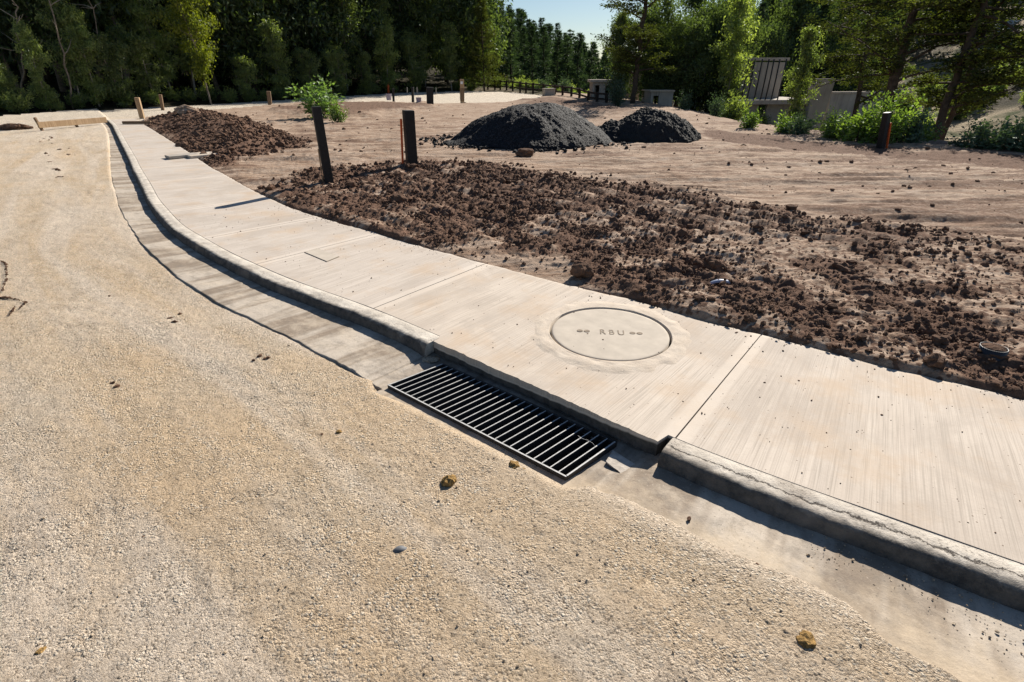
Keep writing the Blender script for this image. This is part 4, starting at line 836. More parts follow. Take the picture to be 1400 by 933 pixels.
scatter('road_crumbs', 'few dark crumbs of earth lying on the gravel road', [at0(a_, b_, 0.0) for a_, b_, _ in cr_pix], [0.7 * c_ for *_, c_ in cr_pix], M_CLOD, 661, 2)
fr = np.flatnonzero((LOTD > 0.3) & (KD < -0.45) & (RR < 5.5)); pick = RNG.choice(fr, 700)
scatter('road_stones', 'loose pale stones lying on the gravel road', np.c_[X[pick], Y[pick], rz[pick]], 0.0016 + 0.0032 * RNG.random(700) ** 3, M_ROAD, 671)
pts = [at0(a_ + RNG.normal() * 6, b_ + RNG.normal() * 1.2, 0.0) for a_, b_ in [(75, 222), (70, 212), (78, 235), (82, 243), (60, 190), (66, 196), (88, 205), (95, 212)] for _ in range(7)]
ln_ = [(1, 357, 9, 362), (9, 362, 9, 382), (9, 382, 3, 398), (0, 407, 14, 408), (14, 408, 36, 413), (36, 413, 26, 423), (20, 420, 12, 432)]; ptl = []
for x0, y0, x1, y1 in ln_:
    for t in np.linspace(0, 1, 26): ptl.append(at0(x0 + (x1 - x0) * t + RNG.normal() * 0.7, y0 + (y1 - y0) * t + RNG.normal() * 0.5, 0.0))
scatter('road_crumbs', 'dark crumbs lying in crooked lines at the left edge of the road', ptl, 0.0025 + 0.0065 * RNG.random(len(ptl)) ** 3, M_CLOD, 683)
scatter('road_crumbs', 'dark earth dropped in a line on the upper left part of the road', pts, 0.008 + 0.028 * RNG.random(len(pts)) ** 3, M_CLOD, 681)

# ================================================================ fence, concrete shells
FP = [(667, 123), (676.6, 123.4), (684, 123.8), (692.6, 124.3), (701, 125), (711, 126), (719, 127), (728.6, 127.7), (743, 129), (758.6, 130.5), (769, 131.5), (781, 133), (792, 135), (804, 139), (816, 140.5), (829, 141.5)]
pb = [at(a_, b_) for a_, b_ in FP]; r = thing('timber_fence', 'dark timber post and rail fence along the far side of the lot', 'fence', pb[8]); tops = []
for (a_, b_), p in zip(FP, pb):
    tp = at_depth(a_, b_ - 14.5, p.y); hgt = tp.z - p.z; stick('post', local(r, (p.x, p.y, p.z - 0.2)), local(r, (p.x, p.y, p.z + hgt)), 0.12, M_FENCE, r, 0.3); tops.append((p, hgt))
for (p, h1_), (q_, h2_) in zip(tops[:-1], tops[1:]):
    for f in (0.38, 0.86): stick('rail', local(r, (p.x, p.y, p.z + h1_ * f)), local(r, (q_.x, q_.y, q_.z + h2_ * f)), (0.05, 0.09), M_FENCE, r)
def bld(name, label, cat, px, py, Yd, zfoot=None):
    p = at_depth(px, py, Yd); r = thing(name, label, cat, p); r['u'] = Yd / FOC * 0.91; return r, Yd / FOC * 0.91
def wallpart(nm, mat, root, boxes, bev=0.01):
    mb = MB()
    for x0, x1, y0, y1, z0, z1 in boxes: mb.box(((x0 + x1) / 2, (y0 + y1) / 2, (z0 + z1) / 2), (x1 - x0, y1 - y0, z1 - z0))
    return mb.build(nm, mat, root, False, bev)
# small block with two doorways behind the fence
r, u = bld('concrete_hut', 'small grey concrete hut with two dark doorways behind the timber fence', 'hut', 809, 141, 33.0)
Wd, Hh = 30 * u, 25 * u; fr_ = [(0, 2.5 * u), (9 * u, 17 * u), (22 * u, Wd)]
wallpart('wall', M_CONC, r, [(a_, b_, 0, 0.2, -1.2, Hh) for a_, b_ in fr_] + [(2.5 * u, 9 * u, 0, 0.2, Hh * 0.86, Hh), (17 * u, 22 * u, 0, 0.2, Hh * 0.86, Hh), (0, 0.2, 0.2, 2.4, -1.2, Hh), (Wd - 0.2, Wd, 0.2, 2.4, -1.2, Hh), (0.2, Wd - 0.2, 2.2, 2.4, -1.2, Hh)])
wallpart('roof', M_CONC, r, [(-0.15, Wd + 0.15, -0.15, 2.6, Hh + 0.003, Hh + 0.14)]); r.rotation_euler[2] = -0.06
# unfinished house
r, u = bld('unfinished_house', 'unfinished concrete house shell with open floor slab and window opening behind the shrubs', 'building', 1006, 137, 30.0)
wallpart('floor_slab', M_CONC, r, [(0, 128 * u, 0, 4.6, -0.22, 0.0)])
wallpart('wall', M_CONC, r, [(12 * u, 43 * u, 3.0, 3.2, 0.003, 48 * u), (43 * u, 52 * u, 3.0, 3.2, 0.003, 32 * u), (52 * u, 100 * u, 3.0, 3.2, 0.003, 47 * u), (12 * u, 12 * u + 0.2, 3.2, 4.5, 0.003, 48 * u)])
wallpart('window', M_WOOD, r, [(43 * u, 52 * u, 2.96, 3.1, 32 * u + 0.003, 32 * u + 0.08), (43 * u, 43 * u + 0.07, 2.96, 3.1, 32 * u + 0.083, 46 * u)], 0)
wallpart('lower_wall', M_CONC, r, [(3 * u, 40 * u, 0.5, 0.7, -3.4, -0.223), (52 * u, 118 * u, 0.5, 0.7, -3.4, -0.223), (3 * u, 3 * u + .2, .7, 4.4, -3.4, -0.223), (118 * u - .2, 118 * u, .7, 4.4, -3.4, -.223)])
pl = MB(); pl.box((116 * u, 0.1, -0.2), (0.85, 0.35, 62 * u), None, 1.35); pl.build('pillar', M_CONC, r, False, 0.02)
wallpart('beam', M_CONC, r, [(8 * u, 103 * u, 2.9, 3.3, 49 * u, 49 * u + 0.14)])
for i, fx in enumerate((4, 12, 22, 31, 38, 46, 55, 74)): 
    mb = MB(); mb.tube([(fx * u + 0.25, 0.25, 0.0), (fx * u + 0.25 + 0.05, 0.3, 24 * u), (fx * u + 0.3, 0.3, 49 * u)], 0.035, 8); mb.build('prop', M_BLACKSTEEL, r, True)
r.rotation_euler[2] = 0.05
r, u = bld('retaining_wall', 'low pale concrete retaining wall right of the house shell pillar', 'wall', 1137, 141, 33.0)
mb = MB(); pts = [(-0.2 + t * 3.4, 0.9 * t * t, 0) for t in np.linspace(0, 1, 7)]
for a_, b_ in zip(pts[:-1], pts[1:]): lb(mb, a_[:2], b_[:2], -2.0, 0.50, 0.22)
mb.build('wall', M_CONC, r); mb = MB()
for a_, b_ in zip(pts[:-1], pts[1:]): lb(mb, a_[:2], b_[:2], 0.503, 0.60, 0.34)
mb.build('coping', M_COLLAR, r)
r, u = bld('scaffold', 'pale blue-white metal scaffold frame glimpsed between the slim trunks', 'scaffold', 940, 125, 34.0)
for fx in (0, 6, 13, 20, 27): stick('upright', (fx * u, 0, -2.4), (fx * u, 0, 34 * u), 0.05, M_WHITE, r)
for fz in (2, 11, 33): stick('ledger', (-0.05, 0.06, fz * u), (27 * u + 0.05, 0.06, fz * u), (0.05, 0.10 if fz == 33 else 0.05), M_WHITE, r)
for fx in (0, 13): stick('brace', (fx * u, -0.06, 2 * u), ((fx + 13) * u, -0.06, 32 * u), 0.035, M_WHITE, r)
r, u = bld('concrete_tower', 'pale concrete wall rising behind the dark tall tree in the middle', 'wall', 846, 150, 37.0)
wallpart('wall', M_CONC, r, [(0, 26 * u, 0, 0.25, -1.5, 44 * u), (6 * u, 14 * u, 0.0, 0.25, 44 * u, 66 * u)])
r, u = bld('low_block', 'low pale concrete block house behind the black sand pile', 'hut', 888, 150, 31.0)
wallpart('wall', M_CONC, r, [(0, 3 * u, 0, 0.2, -1.5, 22 * u), (11 * u, 30 * u, 0, 0.2, -1.5, 22 * u), (3 * u, 11 * u, 0.05, 0.2, 17 * u, 22 * u), (0, .2, .2, 2.2, -1.5, 22 * u)]); wallpart('roof', M_COLLAR, r, [(-0.1, 31 * u, -0.1, 2.4, 22 * u + .003, 24 * u)])
pH = at_depth(1357, 60, 58.0); r = thing('hillside_house', 'bluish wall of a house with white parapet high on the right hillside', 'house', pH)
wallpart('wall', M_HOUSE, r, [(0, 7, 0, 5, -3, 1.25)]); wallpart('parapet', M_WHITE, r, [(-0.1, 7.1, -0.1, 5.1, 1.253, 1.5), (2.0, 4.2, 1, 3, 1.503, 2.1)]); [wallpart('window', M_PIPE, r, [(w_, w_ + 1.0, -0.04, 0.1, -0.3, 0.6)]) for w_ in (1.2, 4.2)]

# ================================================================ vegetation
def leaf_mesh(name, C_, A_, L, Wd, mat, parent, rng, cup=0.15):
    """one quad per leaf: C_ base points, A_ axis directions"""
    n = len(C_); A_ = A_ / (np.linalg.norm(A_, axis=1)[:, None] + 1e-9); rv = rng.normal(size=(n, 3)); S_ = np.cross(A_, rv); S_ /= np.linalg.norm(S_, axis=1)[:, None] + 1e-9
    L = (np.asarray(L) * rng.uniform(0.7, 1.3, n))[:, None]; w = (np.asarray(Wd) * rng.uniform(0.7, 1.3, n))[:, None]; Nn = np.cross(A_, S_)
    b = C_; t = C_ + A_ * L; m = C_ + A_ * L * 0.45 + Nn * L * cup
    V_ = np.stack([b, m + S_ * w / 2, t, m - S_ * w / 2], 1).reshape(-1, 3); F_ = np.arange(n * 4).reshape(n, 4)
    cell = hsh(np.floor(C_[:, 0] * 2.2), np.floor(C_[:, 1] * 2.2) + 31 * np.floor(C_[:, 2] * 2.2), 3)
    lv = np.repeat(np.clip(rng.uniform(0, 0.75, n) + (cell - 0.4) * 0.5, 0, 1), 4)
    return mesh_np(name, V_, F_, mat, False, parent, {'leafvar': lv})
def curve(p, d, L, n, rng, wob, up):
    P_ = [np.array(p, float)]; d = np.array(d, float); d /= np.linalg.norm(d)
    for i in range(n):
        d = d + rng.normal(size=3) * wob + np.array([0, 0, up]); d /= np.linalg.norm(d); P_.append(P_[-1] + d * L / n)
    return np.array(P_)
def root_tree(name, label, group): return thing(name, label, 'tree', (0, 0, -500), 0, group)
def eucalypt(name, seed, H=8, cb=0.15, wid=1.3, nb=34, per=150, lf=(0.16, 0.05), mat=None, bark=None, stems=1, droop=0.7, spread=0.34, rt=0.07, prof=None):
    rng = np.random.default_rng(seed); r = root_tree(name, 'tree', None); mb = MB(); C_ = []; A_ = []
    for k_ in range(stems):
        a0 = rng.uniform(0, 6.3); lean = 0.06 if stems == 1 else 0.16
        tr = curve((0.15 * k_ * math.cos(a0), 0.15 * k_ * math.sin(a0), -0.3), (lean * math.cos(a0), lean * math.sin(a0), 1), H * (1 if k_ == 0 else rng.uniform(0.6, 0.95)) + 0.3, 12, rng, 0.05, 0.03)
        mb.tube(tr, np.linspace(rt, 0.012, 13), 7)
        nbk = nb // stems
        for i in range(nbk):
            t = cb + (1 - cb) * (i + rng.uniform(0, 1)) / nbk; f = t * 12; j = min(int(f), 11); p = tr[j] + (tr[j + 1] - tr[j]) * (f - j)
            w = wid * (prof(t) if prof else (0.35 + 0.75 * math.sin(math.pi * min(1, (t - cb) / (1 - cb) * 0.85 + 0.12)))) * rng.choice([0.3, 0.6, 1.0, 1.45])
            a = rng.uniform(0, 6.3); br = curve(p, (math.cos(a), math.sin(a), rng.uniform(0.2, 0.9)), w, 5, rng, 0.16, -0.05); mb.tube(br, np.linspace(0.022, 0.006, 6) * (rt / 0.07) ** 0.5, 4, False)
            for q_ in (0.45, 0.75, 1.0):
                if rng.random() < 0.16: continue
                f = q_ * 5; j = min(int(f), 4); c = br[j] + (br[j + 1] - br[j]) * (f - j); m = int(per * rng.uniform(0.5, 1.2) / 3 * 1.2); sp = spread * rng.uniform(0.6, 1.2)
                C_.append(c + rng.normal(size=(m, 3)) * np.array([sp, sp, sp * 0.8])); A_.append(rng.normal(size=(m, 3)) * 0.8 + np.array([0, 0, -droop]))
    mb.build('trunk', bark or M_BARK, r, True); leaf_mesh('crown', np.concatenate(C_), np.concatenate(A_), lf[0], lf[1], mat or M_EUC, r, rng); return r
def pine(name, seed, H=13, R0=2.6, cb=0.12, nw=22, per=6, lf=(0.55, 0.11), bl=26, mat=None, pw=0.85, bark=None):
    rng = np.random.default_rng(seed); r = root_tree(name, 'tree', None); mb = MB(); C_ = []; A_ = []
    tr = curve((0, 0, -0.3), (0.01, 0.01, 1), H + 0.3, 10, rng, 0.012, 0.05); mb.tube(tr, np.linspace(0.16, 0.015, 11), 7)
    for i in range(nw):
        t = cb + (1 - cb) * (i + rng.uniform(0, .8)) / nw; f = t * 10; j = min(int(f), 9); p = tr[j] + (tr[j + 1] - tr[j]) * (f - j)
        for k_ in range(per):
            L = R0 * ((1 - t) ** pw * 0.95 + 0.05) * rng.uniform(0.55, 1.15); a = rng.uniform(0, 6.3)
            br = curve(p, (math.cos(a), math.sin(a), rng.uniform(-0.05, 0.35)), L, 4, rng, 0.10, 0.05); mb.tube(br, np.linspace(0.03, 0.006, 5), 3, False)
            m = int(bl * (0.4 + L / R0)); u_ = rng.uniform(0.2, 1.0, m) * 4; j_ = np.minimum(u_.astype(int), 3); c = br[j_] + (br[j_ + 1] - br[j_]) * (u_ - j_)[:, None]; d = (br[-1] - br[0]) / max(L, 1e-3)
            C_.append(c + rng.normal(size=(m, 3)) * 0.08 * min(L, 1.5)); A_.append(d[None] * 0.7 + rng.normal(size=(m, 3)) * 0.55 + np.array([0, 0, 0.25]))
    mb.build('trunk', bark or M_BARKDARK, r, True); leaf_mesh('crown', np.concatenate(C_), np.concatenate(A_), lf[0], lf[1], mat or M_PINE, r, rng, 0.05); return r
def leaning(name, seed, path, rt=0.17, nl=22, LL=2.6, mat=None, lf=(0.13, 0.055), per=420):
    """cypress with a leaning trunk and layered flat sprays; path = trunk points relative to the foot"""
    rng = np.random.default_rng(seed); r = root_tree(name, 'tree', None); mb = MB(); C_ = []; A_ = []; tr = np.array(path, float)
    tt = np.linspace(0, 1, len(tr)); f_ = np.linspace(0, 1, 16); tr = np.c_[[np.interp(f_, tt, tr[:, i]) for i in range(3)]].T; tr[1:-1] += rng.normal(size=(14, 3)) * 0.03
    mb.tube(tr, np.linspace(rt, rt * 0.5, 16), 9)
    for i in range(nl):
        t = 0.22 + 0.78 * (i + rng.uniform(0, 1)) / nl; f = t * 15; j = min(int(f), 14); p = tr[j] + (tr[j + 1] - tr[j]) * (f - j); a = rng.uniform(0, 6.3); L = LL * rng.uniform(0.5, 1.15)
        br = curve(p, (math.cos(a), math.sin(a), rng.uniform(0.0, 0.45)), L, 6, rng, 0.16, 0.0); mb.tube(br, np.linspace(0.045, 0.008, 7), 5, False)
        for k_ in range(5):
            u_ = rng.uniform(0.3, 1) * 6; j = min(int(u_), 5); c0 = br[j]; a2 = rng.uniform(0, 6.3); tw = curve(c0, (math.cos(a2), math.sin(a2), 0.1), L * 0.35, 3, rng, 0.2, 0); mb.tube(tw, np.linspace(0.015, 0.004, 4), 3, False)
            m = per // 5; q_ = rng.uniform(0.1, 1, m) * 3; jj = np.minimum(q_.astype(int), 2); c = tw[jj] + (tw[jj + 1] - tw[jj]) * (q_ - jj)[:, None]
            C_.append(c + rng.normal(size=(m, 3)) * np.array([0.20, 0.20, 0.055])); A_.append(rng.normal(size=(m, 3)) * np.array([1, 1, 0.35]))
    mb.build('trunk', M_BARKDARK, r, True); leaf_mesh('crown', np.concatenate(C_), np.concatenate(A_), lf[0], lf[1], mat or M_CYPRESS, r, rng); return r
def shrub(name, seed, H=1.5, Wd=0.9, ns=16, per=70, lf=(0.12, 0.075), mat=None, upb=1.0):
    rng = np.random.default_rng(seed); r = thing(name, 'shrub', 'shrub', (0, 0, -500)); mb = MB(); C_ = []; A_ = []
    for i in range(ns):
        a = rng.uniform(0, 6.3); o_ = rng.uniform(0, 1) ** 0.7; hh = H * (1 - 0.5 * o_) * rng.uniform(0.6, 1.1)
        st = curve((0.12 * math.cos(a) * o_, 0.12 * math.sin(a) * o_, -0.1), (math.cos(a) * o_ * Wd / H * 1.6, math.sin(a) * o_ * Wd / H * 1.6, 1), hh * (1 + 0.3 * o_), 6, rng, 0.10, 0.06); mb.tube(st, np.linspace(0.014, 0.003, 7), 4, False)
        m = int(per * rng.uniform(0.7, 1.3)); u_ = rng.uniform(0.15, 1, m) ** 0.8 * 6; j = np.minimum(u_.astype(int), 5); c = st[j] + (st[j + 1] - st[j]) * (u_ - j)[:, None]
        out = rng.normal(size=(m, 3)); C_.append(c + out * 0.075 * H / 1.5); A_.append(out * 0.8 + np.array([0, 0, 0.45 * upb]))
    mb.build('stem', M_BARKDARK, r, True); leaf_mesh('foliage', np.concatenate(C_), np.concatenate(A_), lf[0], lf[1], mat or M_BUSH, r, rng, 0.1); return r
protos = []
def P_(r): protos.append(r); return r
E1 = P_(eucalypt('eucalyptus_tree', 1, 7.0, 0.08, 0.95, 46, 190, (0.23, 0.088), spread=0.24, stems=1, bark=M_PALEBARK))
E2 = P_(eucalypt('eucalyptus_tree', 2, 6.0, 0.05, 1.25, 50, 200, (0.22, 0.088), spread=0.25, stems=2, bark=M_PALEBARK))
E3 = P_(eucalypt('eucalyptus_tree', 3, 8.0, 0.22, 1.1, 40, 180, (0.24, 0.088), spread=0.26, stems=1, bark=M_PALEBARK, mat=M_EUC))
E4 = P_(eucalypt('eucalyptus_tree', 4, 5.0, 0.05, 1.1, 48, 190, (0.21, 0.088), spread=0.23, stems=3, bark=M_BARK))
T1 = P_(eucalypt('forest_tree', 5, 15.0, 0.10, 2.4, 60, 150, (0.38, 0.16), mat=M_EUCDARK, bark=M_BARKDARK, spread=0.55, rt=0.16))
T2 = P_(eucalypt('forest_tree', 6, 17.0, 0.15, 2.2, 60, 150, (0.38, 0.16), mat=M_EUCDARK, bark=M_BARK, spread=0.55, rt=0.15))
TC = P_(eucalypt('tall_tree', 7, 8.0, 0.22, 1.5, 66, 200, (0.22, 0.09), mat=M_EUCDARK, bark=M_BARKDARK, stems=3, spread=0.40, rt=0.11))
TC2 = P_(eucalypt('tall_tree', 8, 7.5, 0.10, 1.9, 66, 220, (0.22, 0.09), mat=M_EUCDARK, bark=M_BARKDARK, stems=1, spread=0.42, rt=0.14))
LM = P_(eucalypt('broadleaf_tree', 9, 9.5, 0.24, 2.0, 50, 250, (0.20, 0.12), mat=M_LIME, bark=M_BARK, spread=0.38, rt=0.11, droop=0.2))
N1 = P_(pine('pine_tree', 21, 13, 2.5)); N2 = P_(pine('pine_tree', 22, 14.5, 2.3, 0.15, 24)); N3 = P_(pine('pine_tree', 23, 11.5, 2.1, 0.08, 20, 6, (0.5, 0.11), 24, None, 0.7))
CF = P_(pine('conifer_tree', 24, 13.5, 4.2, 0.06, 26, 8, (0.32, 0.08), 80, M_CYPRESS, 0.8))
B1 = P_(shrub('shrub', 31)); B2 = P_(shrub('shrub', 32, 2.1, 0.9, 26, 85)); B3 = P_(shrub('shrub', 33, 1.3, 1.1, 22, 75, (0.10, 0.07), M_EUCBLUE)); SP = P_(shrub('sapling', 34, 2.6, 0.7, 16, 90, (0.15, 0.08), M_EUCBLUE, 0.3)); U1 = P_(shrub('low_bush', 35, 1.5, 1.2, 22, 90, (0.13, 0.06), M_EUC))
M_SAP = leafmat('sapling_leaf', (0.060, 0.110, 0.035), (0.20, 0.31, 0.11), 0.40, 0.07)
SB = P_(shrub('sapling', 36, 2.4, 0.75, 17, 62, (0.17, 0.10), M_SAP))
used = set()
def plant(proto, p, scale=1.0, label='', group=None, rz=None, cat=None):
    rz = random.uniform(0, 6.28) if rz is None else rz
    if proto.name in used: o = dup(proto, p, rz, scale, label, group)
    else:
        used.add(proto.name); o = proto; o.location = p; o.rotation_euler[2] = rz; o.scale = (scale,) * 3 if np.isscalar(scale) else scale; o['label'] = label
        if group: o['group'] = group
    if cat: o['category'] = cat
    return o
def Hof(proto): return max((v.co.z for c in proto.children for v in c.data.vertices), default=1)
HT = {p.name: Hof(p) for p in protos}
def edge_depth(px):                                   # distance of the outer road edge in the direction of pixel column px
    a = math.atan((px - 700) / FOC / 1.1); az_o = [math.atan2(x, y) for x, y in OUTER]; return float(np.interp(a, az_o, [y for _, y in OUTER]))
def foot(px, e):
    Yd = edge_depth(px) + e; x = Yd * (px - 700) / FOC / 1.115; return x, Yd, tz(x, Yd)
def edge_tree(proto, px, e, ytop, label, wscale=1.0, group=None, rz=None):
    x, y, z = foot(px, e); f = FOC; t = at_depth(px, ytop, y); sc_ = (t.z - z) / HT[proto.name]
    return plant(proto, (x, y, z - 0.05), (sc_ * wscale, sc_ * wscale, sc_), label, group, rz)
edge_tree(E4, 8, 2.5, 80, 'bushy grey-green eucalyptus at the left edge of the photo'); edge_tree(E1, 58, 2.0, 18, 'slender column-like eucalyptus at far left, black gaps on both sides', 0.9)
edge_tree(E3, 103, 2.5, -25, 'slim eucalyptus with bare pale trunk right of the column-like one'); edge_tree(E1, 128, 2.0, -5, 'tall narrow eucalyptus left of the brownish bushy one', 0.9)
edge_tree(E2, 165, 2.0, 42, 'broad bushy eucalyptus behind the leaning timber stake'); edge_tree(E2, 208, 2.5, 30, 'brownish bushy eucalyptus left of the yellow-green tree', 1.0)
edge_tree(E3, 235, 4.0, -40, 'tall eucalyptus close behind the left side of the yellow-green tree')
edge_tree(LM, 283, 1.2, -62, 'bright yellow-green tree with clear trunk beside the far road', 0.75)
edge_tree(E4, 335, 2.0, 72, 'low eucalyptus bush right of the yellow-green tree'); edge_tree(E1, 388, 2.0, 20, 'pointed eucalyptus left of the green sapling on the lot', 1.05); edge_tree(E4, 420, 2.0, 62, 'round young eucalyptus behind the green sapling on the lot')
edge_tree(E2, 466, 2.0, 57, 'yellowish round eucalyptus right of the sapling'); edge_tree(E4, 503, 2.0, 68, 'short reddish-green eucalyptus between two taller ones'); edge_tree(E1, 530, 2.0, 27, 'tall bright eucalyptus above the black board sign', 1.25)
edge_tree(E2, 572, 2.0, 38, 'dense eucalyptus above the thick black post'); edge_tree(E3, 618, 2.0, 28, 'eucalyptus on two thin bare stems left of the timber stake with round marker', 1.2)
edge_tree(CF, 662, 3.0, -12, 'broad dark conifer left of the gap of sky', 1.0)
G_U = 'low undergrowth along the far road edge'
for px in range(-30, 650, 26): x, y, z = foot(px + random.uniform(-6, 6), random.uniform(1.6, 3.2)); plant(U1, (x, y, z - 0.05), random.uniform(0.25, 0.75), 'low leafy undergrowth along the far edge of the road', G_U, None, 'bush')
G_F = 'dark trees packed behind the young eucalyptus edge'
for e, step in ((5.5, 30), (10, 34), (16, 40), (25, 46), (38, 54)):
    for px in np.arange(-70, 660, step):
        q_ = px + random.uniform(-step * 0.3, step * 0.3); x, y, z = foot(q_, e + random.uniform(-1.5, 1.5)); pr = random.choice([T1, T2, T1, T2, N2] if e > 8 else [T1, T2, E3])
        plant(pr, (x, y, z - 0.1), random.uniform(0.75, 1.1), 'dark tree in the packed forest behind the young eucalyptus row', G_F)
G_P = 'pines on the slope beyond the fence'
for Yd, step in ((70, 15), (85, 13), (102, 12), (125, 11)):
    for px in np.arange(655, 880, step):
        q_ = px + random.uniform(-4, 4); y = Yd + random.uniform(-6, 6); x = y * (q_ - 700) / FOC / 1.11; z = tz(x, y); pr = random.choice([N1, N2, N3]); sky_y = max(-40, (q_ - 688) * 0.42) + abs(random.gauss(0, 8)); sc_ = min(random.uniform(0.72, 1.05), (at_depth(q_, sky_y, y).z - z) / HT[pr.name])
        if sc_ < 0.2: continue
        plant(pr, (x, y, z - 0.1), (max(sc_, 0.4) * 1.5, max(sc_, 0.4) * 1.5, sc_), 'dark blue-green pine in the ranks on the slope beyond the fence', G_P)
def flat_foot(px, py, Yd): d = ray(px, py); x = Yd * d[0] / d[1]; return (x, Yd, tz(x, Yd) - 0.05)
def col_tree(proto, px, Yd, ytop, label, ws=1.0, group=None, rz=None):
    x, y, z = flat_foot(px, 110, Yd); t = at_depth(px, ytop, Yd); sc_ = (t.z - z) / HT[proto.name]; return plant(proto, (x, y, z), (sc_ * ws, sc_ * ws, sc_), label, group, rz)
col_tree(TC2, 852, 33, 2, 'tall dark tree behind the black sand pile, right of the sky gap', 0.9); col_tree(TC, 905, 34, -16, 'dense dark tree in the middle of the central clump', 0.9)
col_tree(TC, 940, 32, -20, 'tree on several slim dark trunks in the central clump', 0.85); col_tree(TC2, 985, 33, -16, 'dark tree at the right side of the central clump', 0.8); col_tree(E3, 1003, 31, -10, 'bright-leaved tall eucalyptus left of the house shell', 1.1)
col_tree(E1, 842, 33, 8, 'thin airy tree at the right border of the sky gap', 0.75); col_tree(TC, 1040, 40, -20, 'dark tree behind the house shell wall', 0.8)
col_tree(E3, 1098, 23, 33, 'small brownish eucalyptus in front of the house shell', 0.95)
col_tree(TC2, 890, 33, -6, 'dark bushy tree filling the gap right of the tall dark tree', 1.0); col_tree(TC2, 958, 35, -12, 'dark bushy tree behind the slim dark trunks', 1.0); col_tree(TC, 925, 36, -8, 'far dark tree between the middle trees of the clump', 1.1); col_tree(TC2, 1002, 36, -5, 'dark bushy tree behind the bright-leaved tall eucalyptus', 0.9)
p0 = Vector(flat_foot(868, 110, 29)); o = leaning('cypress_tree', 46, [(0, 0, 0), (0.05, 0, 2.0), (0.15, 0, 4.5), (0.25, 0, 6.4)], 0.14, 30, 2.0); o.location = p0; o['label'] = 'upright dark cypress behind the black sand pile, its trunk visible at the foot'
for px, Yd, yt, lab in [(846, 27, 92, 'dark blue-green sapling at the foot of the tall dark tree'), (940, 25, 118, 'blue-green sapling under the slim trunks'), (986, 24, 120, 'blue-green sapling left of the bright shrub by the house shell'), (743, 47, 100, 'round blue-green sapling behind the fence, left one'), (774, 44, 98, 'round blue-green sapling behind the fence, right one')]:
    col_tree(SP, px, Yd, yt, lab, 1.0 if Yd < 40 else 1.3)
x, y, z = at0(440, 161, 0.05); col = plant(SB, (x, y, z), (1.05, 1.05, (at_depth(440, 98, y).z - z) / HT[SB.name]), 'green broad-leaved sapling standing alone on the lot left of the staked posts', None, 0.4)
x, y, z = at0(463, 167, 0.05); plant(B1, (x, y, z), 0.5, 'low leafy shoots on the lot at the right foot of the lone sapling')
for px, py, yt, pr, ws, lab in [(1020, 176, 141, B1, 1.1, 'bright green round shrub just right of the black sand pile'), (1068, 181, 148, B1, 1.2, 'low bright shrub left of the wide shrub group'), (1092, 184, 145, B3, 1.1, 'low leafy shrub in front of the small brownish eucalyptus'),
    (1135, 190, 138, B2, 1.25, 'reddish-tipped bushy shrub in front of the leaning pillar'), (1172, 195, 138, B1, 1.4, 'full green shrub left of the leaning black post'), (1203, 196, 104, B2, 1.15, 'tallest bright shrub right behind the leaning black post'), (1236, 195, 132, B3, 1.0, 'bluish shrub right of the leaning black post'),
    (1262, 192, 158, B1, 1.2, 'small low shrub at the foot of the leaning trunks'), (1340, 203, 152, B3, 1.4, 'dark bluish spreading shrub near the right edge'), (1385, 206, 146, B3, 1.3, 'bluish shrub cut by the right edge of the photo')]:
    b = at0(px, py, 0.03); zz_ = tz(b[0], b[1]); t = at_depth(px, yt, b[1]); sc_ = (t.z - zz_) / HT[pr.name]; plant(pr, (b[0], b[1], zz_ - 0.03), (sc_ * ws, sc_ * ws, sc_), lab)
def lean_path(pix, Yd):
    p0 = at_depth(pix[0][0], pix[0][1], Yd); p0.z = tz(p0.x, p0.y) - 0.1; P = [Vector((0, 0, 0))]
    for a_, b_ in pix[1:]: P.append(at_depth(a_, b_, Yd) - p0)
    return p0, [tuple(v) for v in P]
for sd_, pix, Yd, rt, nl, LL, lab in [(41, [(1212, 150), (1222, 112), (1233, 70), (1256, 0), (1264, -25)], 19, 0.17, 20, 3.0, 'dark cypress with thick trunk leaning right above the tallest bright shrub'),
    (42, [(1276, 185), (1292, 150), (1310, 100), (1345, 0), (1351, -22)], 17.5, 0.13, 18, 2.6, 'dark cypress with long thin trunk leaning right near the right edge'),
    (43, [(1284, 188), (1300, 160), (1322, 105), (1358, 10), (1368, -20)], 18.5, 0.09, 12, 2.0, 'slimmest leaning cypress, close beside the long thin trunk'),
    (44, [(1440, 190), (1443, 120), (1446, 50), (1450, -25)], 17, 0.15, 11, 2.8, 'cypress at the right edge reaching into the photo with layered sprays'),
    (45, [(1170, 165), (1178, 110), (1185, 60), (1193, -15)], 27, 0.12, 24, 2.6, 'dark cypress left of the thick leaning trunk')]:
    p0, P = lean_path(pix, Yd); o = leaning('cypress_tree', sd_, P, rt, nl, LL); o.location = p0; o['label'] = lab
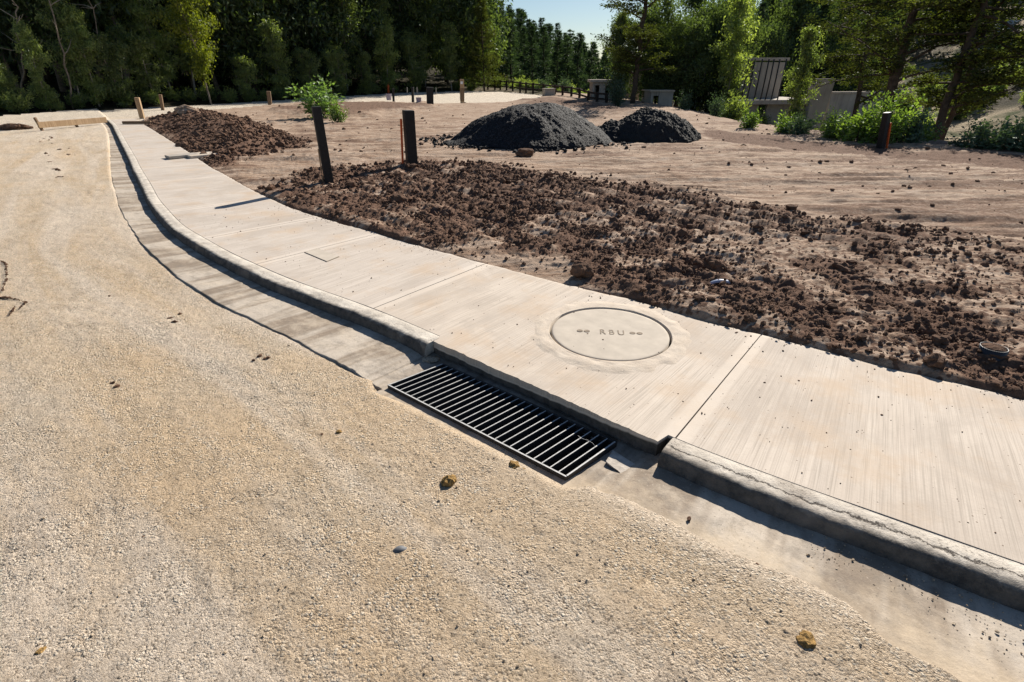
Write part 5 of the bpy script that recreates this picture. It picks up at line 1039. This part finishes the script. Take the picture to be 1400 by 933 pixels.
for sd_, pix, Yd, lab in [(51, [(101, 151), (92, 100), (80, 50), (66, -5), (61, -25)], 25.5, 'bare pale leaning trunk among the eucalyptus left of the leaning timber stake'), (52, [(158, 147), (148, 95), (136, 50), (117, -20)], 27.5, 'second bare pale trunk leaning left above the leaning timber stake'), (53, [(37, 157), (30, 80), (22, 20), (16, -20)], 24.5, 'thin bare trunk leaning left near the left edge of the photo')]:
    p0, P = lean_path(pix, Yd); r = thing('bare_tree', lab, 'tree', p0); rg = np.random.default_rng(sd_); P = np.array(P); f_ = np.linspace(0, 1, 14); tt = np.linspace(0, 1, len(P)); tr = np.c_[[np.interp(f_, tt, P[:, i]) for i in range(3)]].T; tr[1:-1] += rg.normal(size=(12, 3)) * 0.04
    mb = MB(); mb.tube(tr, np.linspace(0.042, 0.018, 14), 8); mb.build('trunk', M_BARK, r, True); mb = MB()
    for i in range(9):
        j = rg.integers(4, 13); a = rg.uniform(0, 6.3); mb.tube(curve(tr[j], (math.cos(a), math.sin(a), 0.5), rg.uniform(0.4, 1.3), 5, rg, 0.2, 0), np.linspace(0.016, 0.004, 6), 4)
    o = mb.build('twigs', M_PALEBARK, r, True); o['kind'] = 'stuff'
G_R = 'trees on the right hillside'
for Yd, lo, hi, step in ((48, 1030, 1180, 26), (58, 1000, 1330, 26), (72, 960, 1500, 28), (90, 880, 1500, 28), (112, 870, 1500, 30)):
    for px in np.arange(lo, hi, step):
        q_ = px + random.uniform(-9, 9); y = Yd + random.uniform(-4, 4); x = y * (q_ - 700) / FOC / 1.11; pr = random.choice([T1, N1, N2, T2]); plant(pr, (x, y, tz(x, y) - 0.1), random.uniform(0.6, 0.95), 'dark tree on the slope high behind the house shell', G_R)
G_S = 'low bushes on the dry right hillside'
for i in range(46):
    px = random.uniform(1000, 1430); Yd = random.uniform(26, 55); x = Yd * (px - 700) / FOC / 1.11; plant(random.choice([U1, U1, B3]), (x, Yd, tz(x, Yd) - 0.05), random.uniform(0.6, 1.3), 'low bush on the dry grassy slope behind the cypresses', G_S, None, 'bush')
for i in range(40):
    px = random.uniform(660, 860); Yd = random.uniform(50, 66); x = Yd * (px - 700) / FOC / 1.11; plant(U1, (x, Yd, tz(x, Yd) - 0.05), random.uniform(0.5, 1.0), 'low bush beyond the timber fence', 'low bushes beyond the fence', None, 'bush')
for p in protos:
    if p.name not in used: print('UNUSED', p.name)
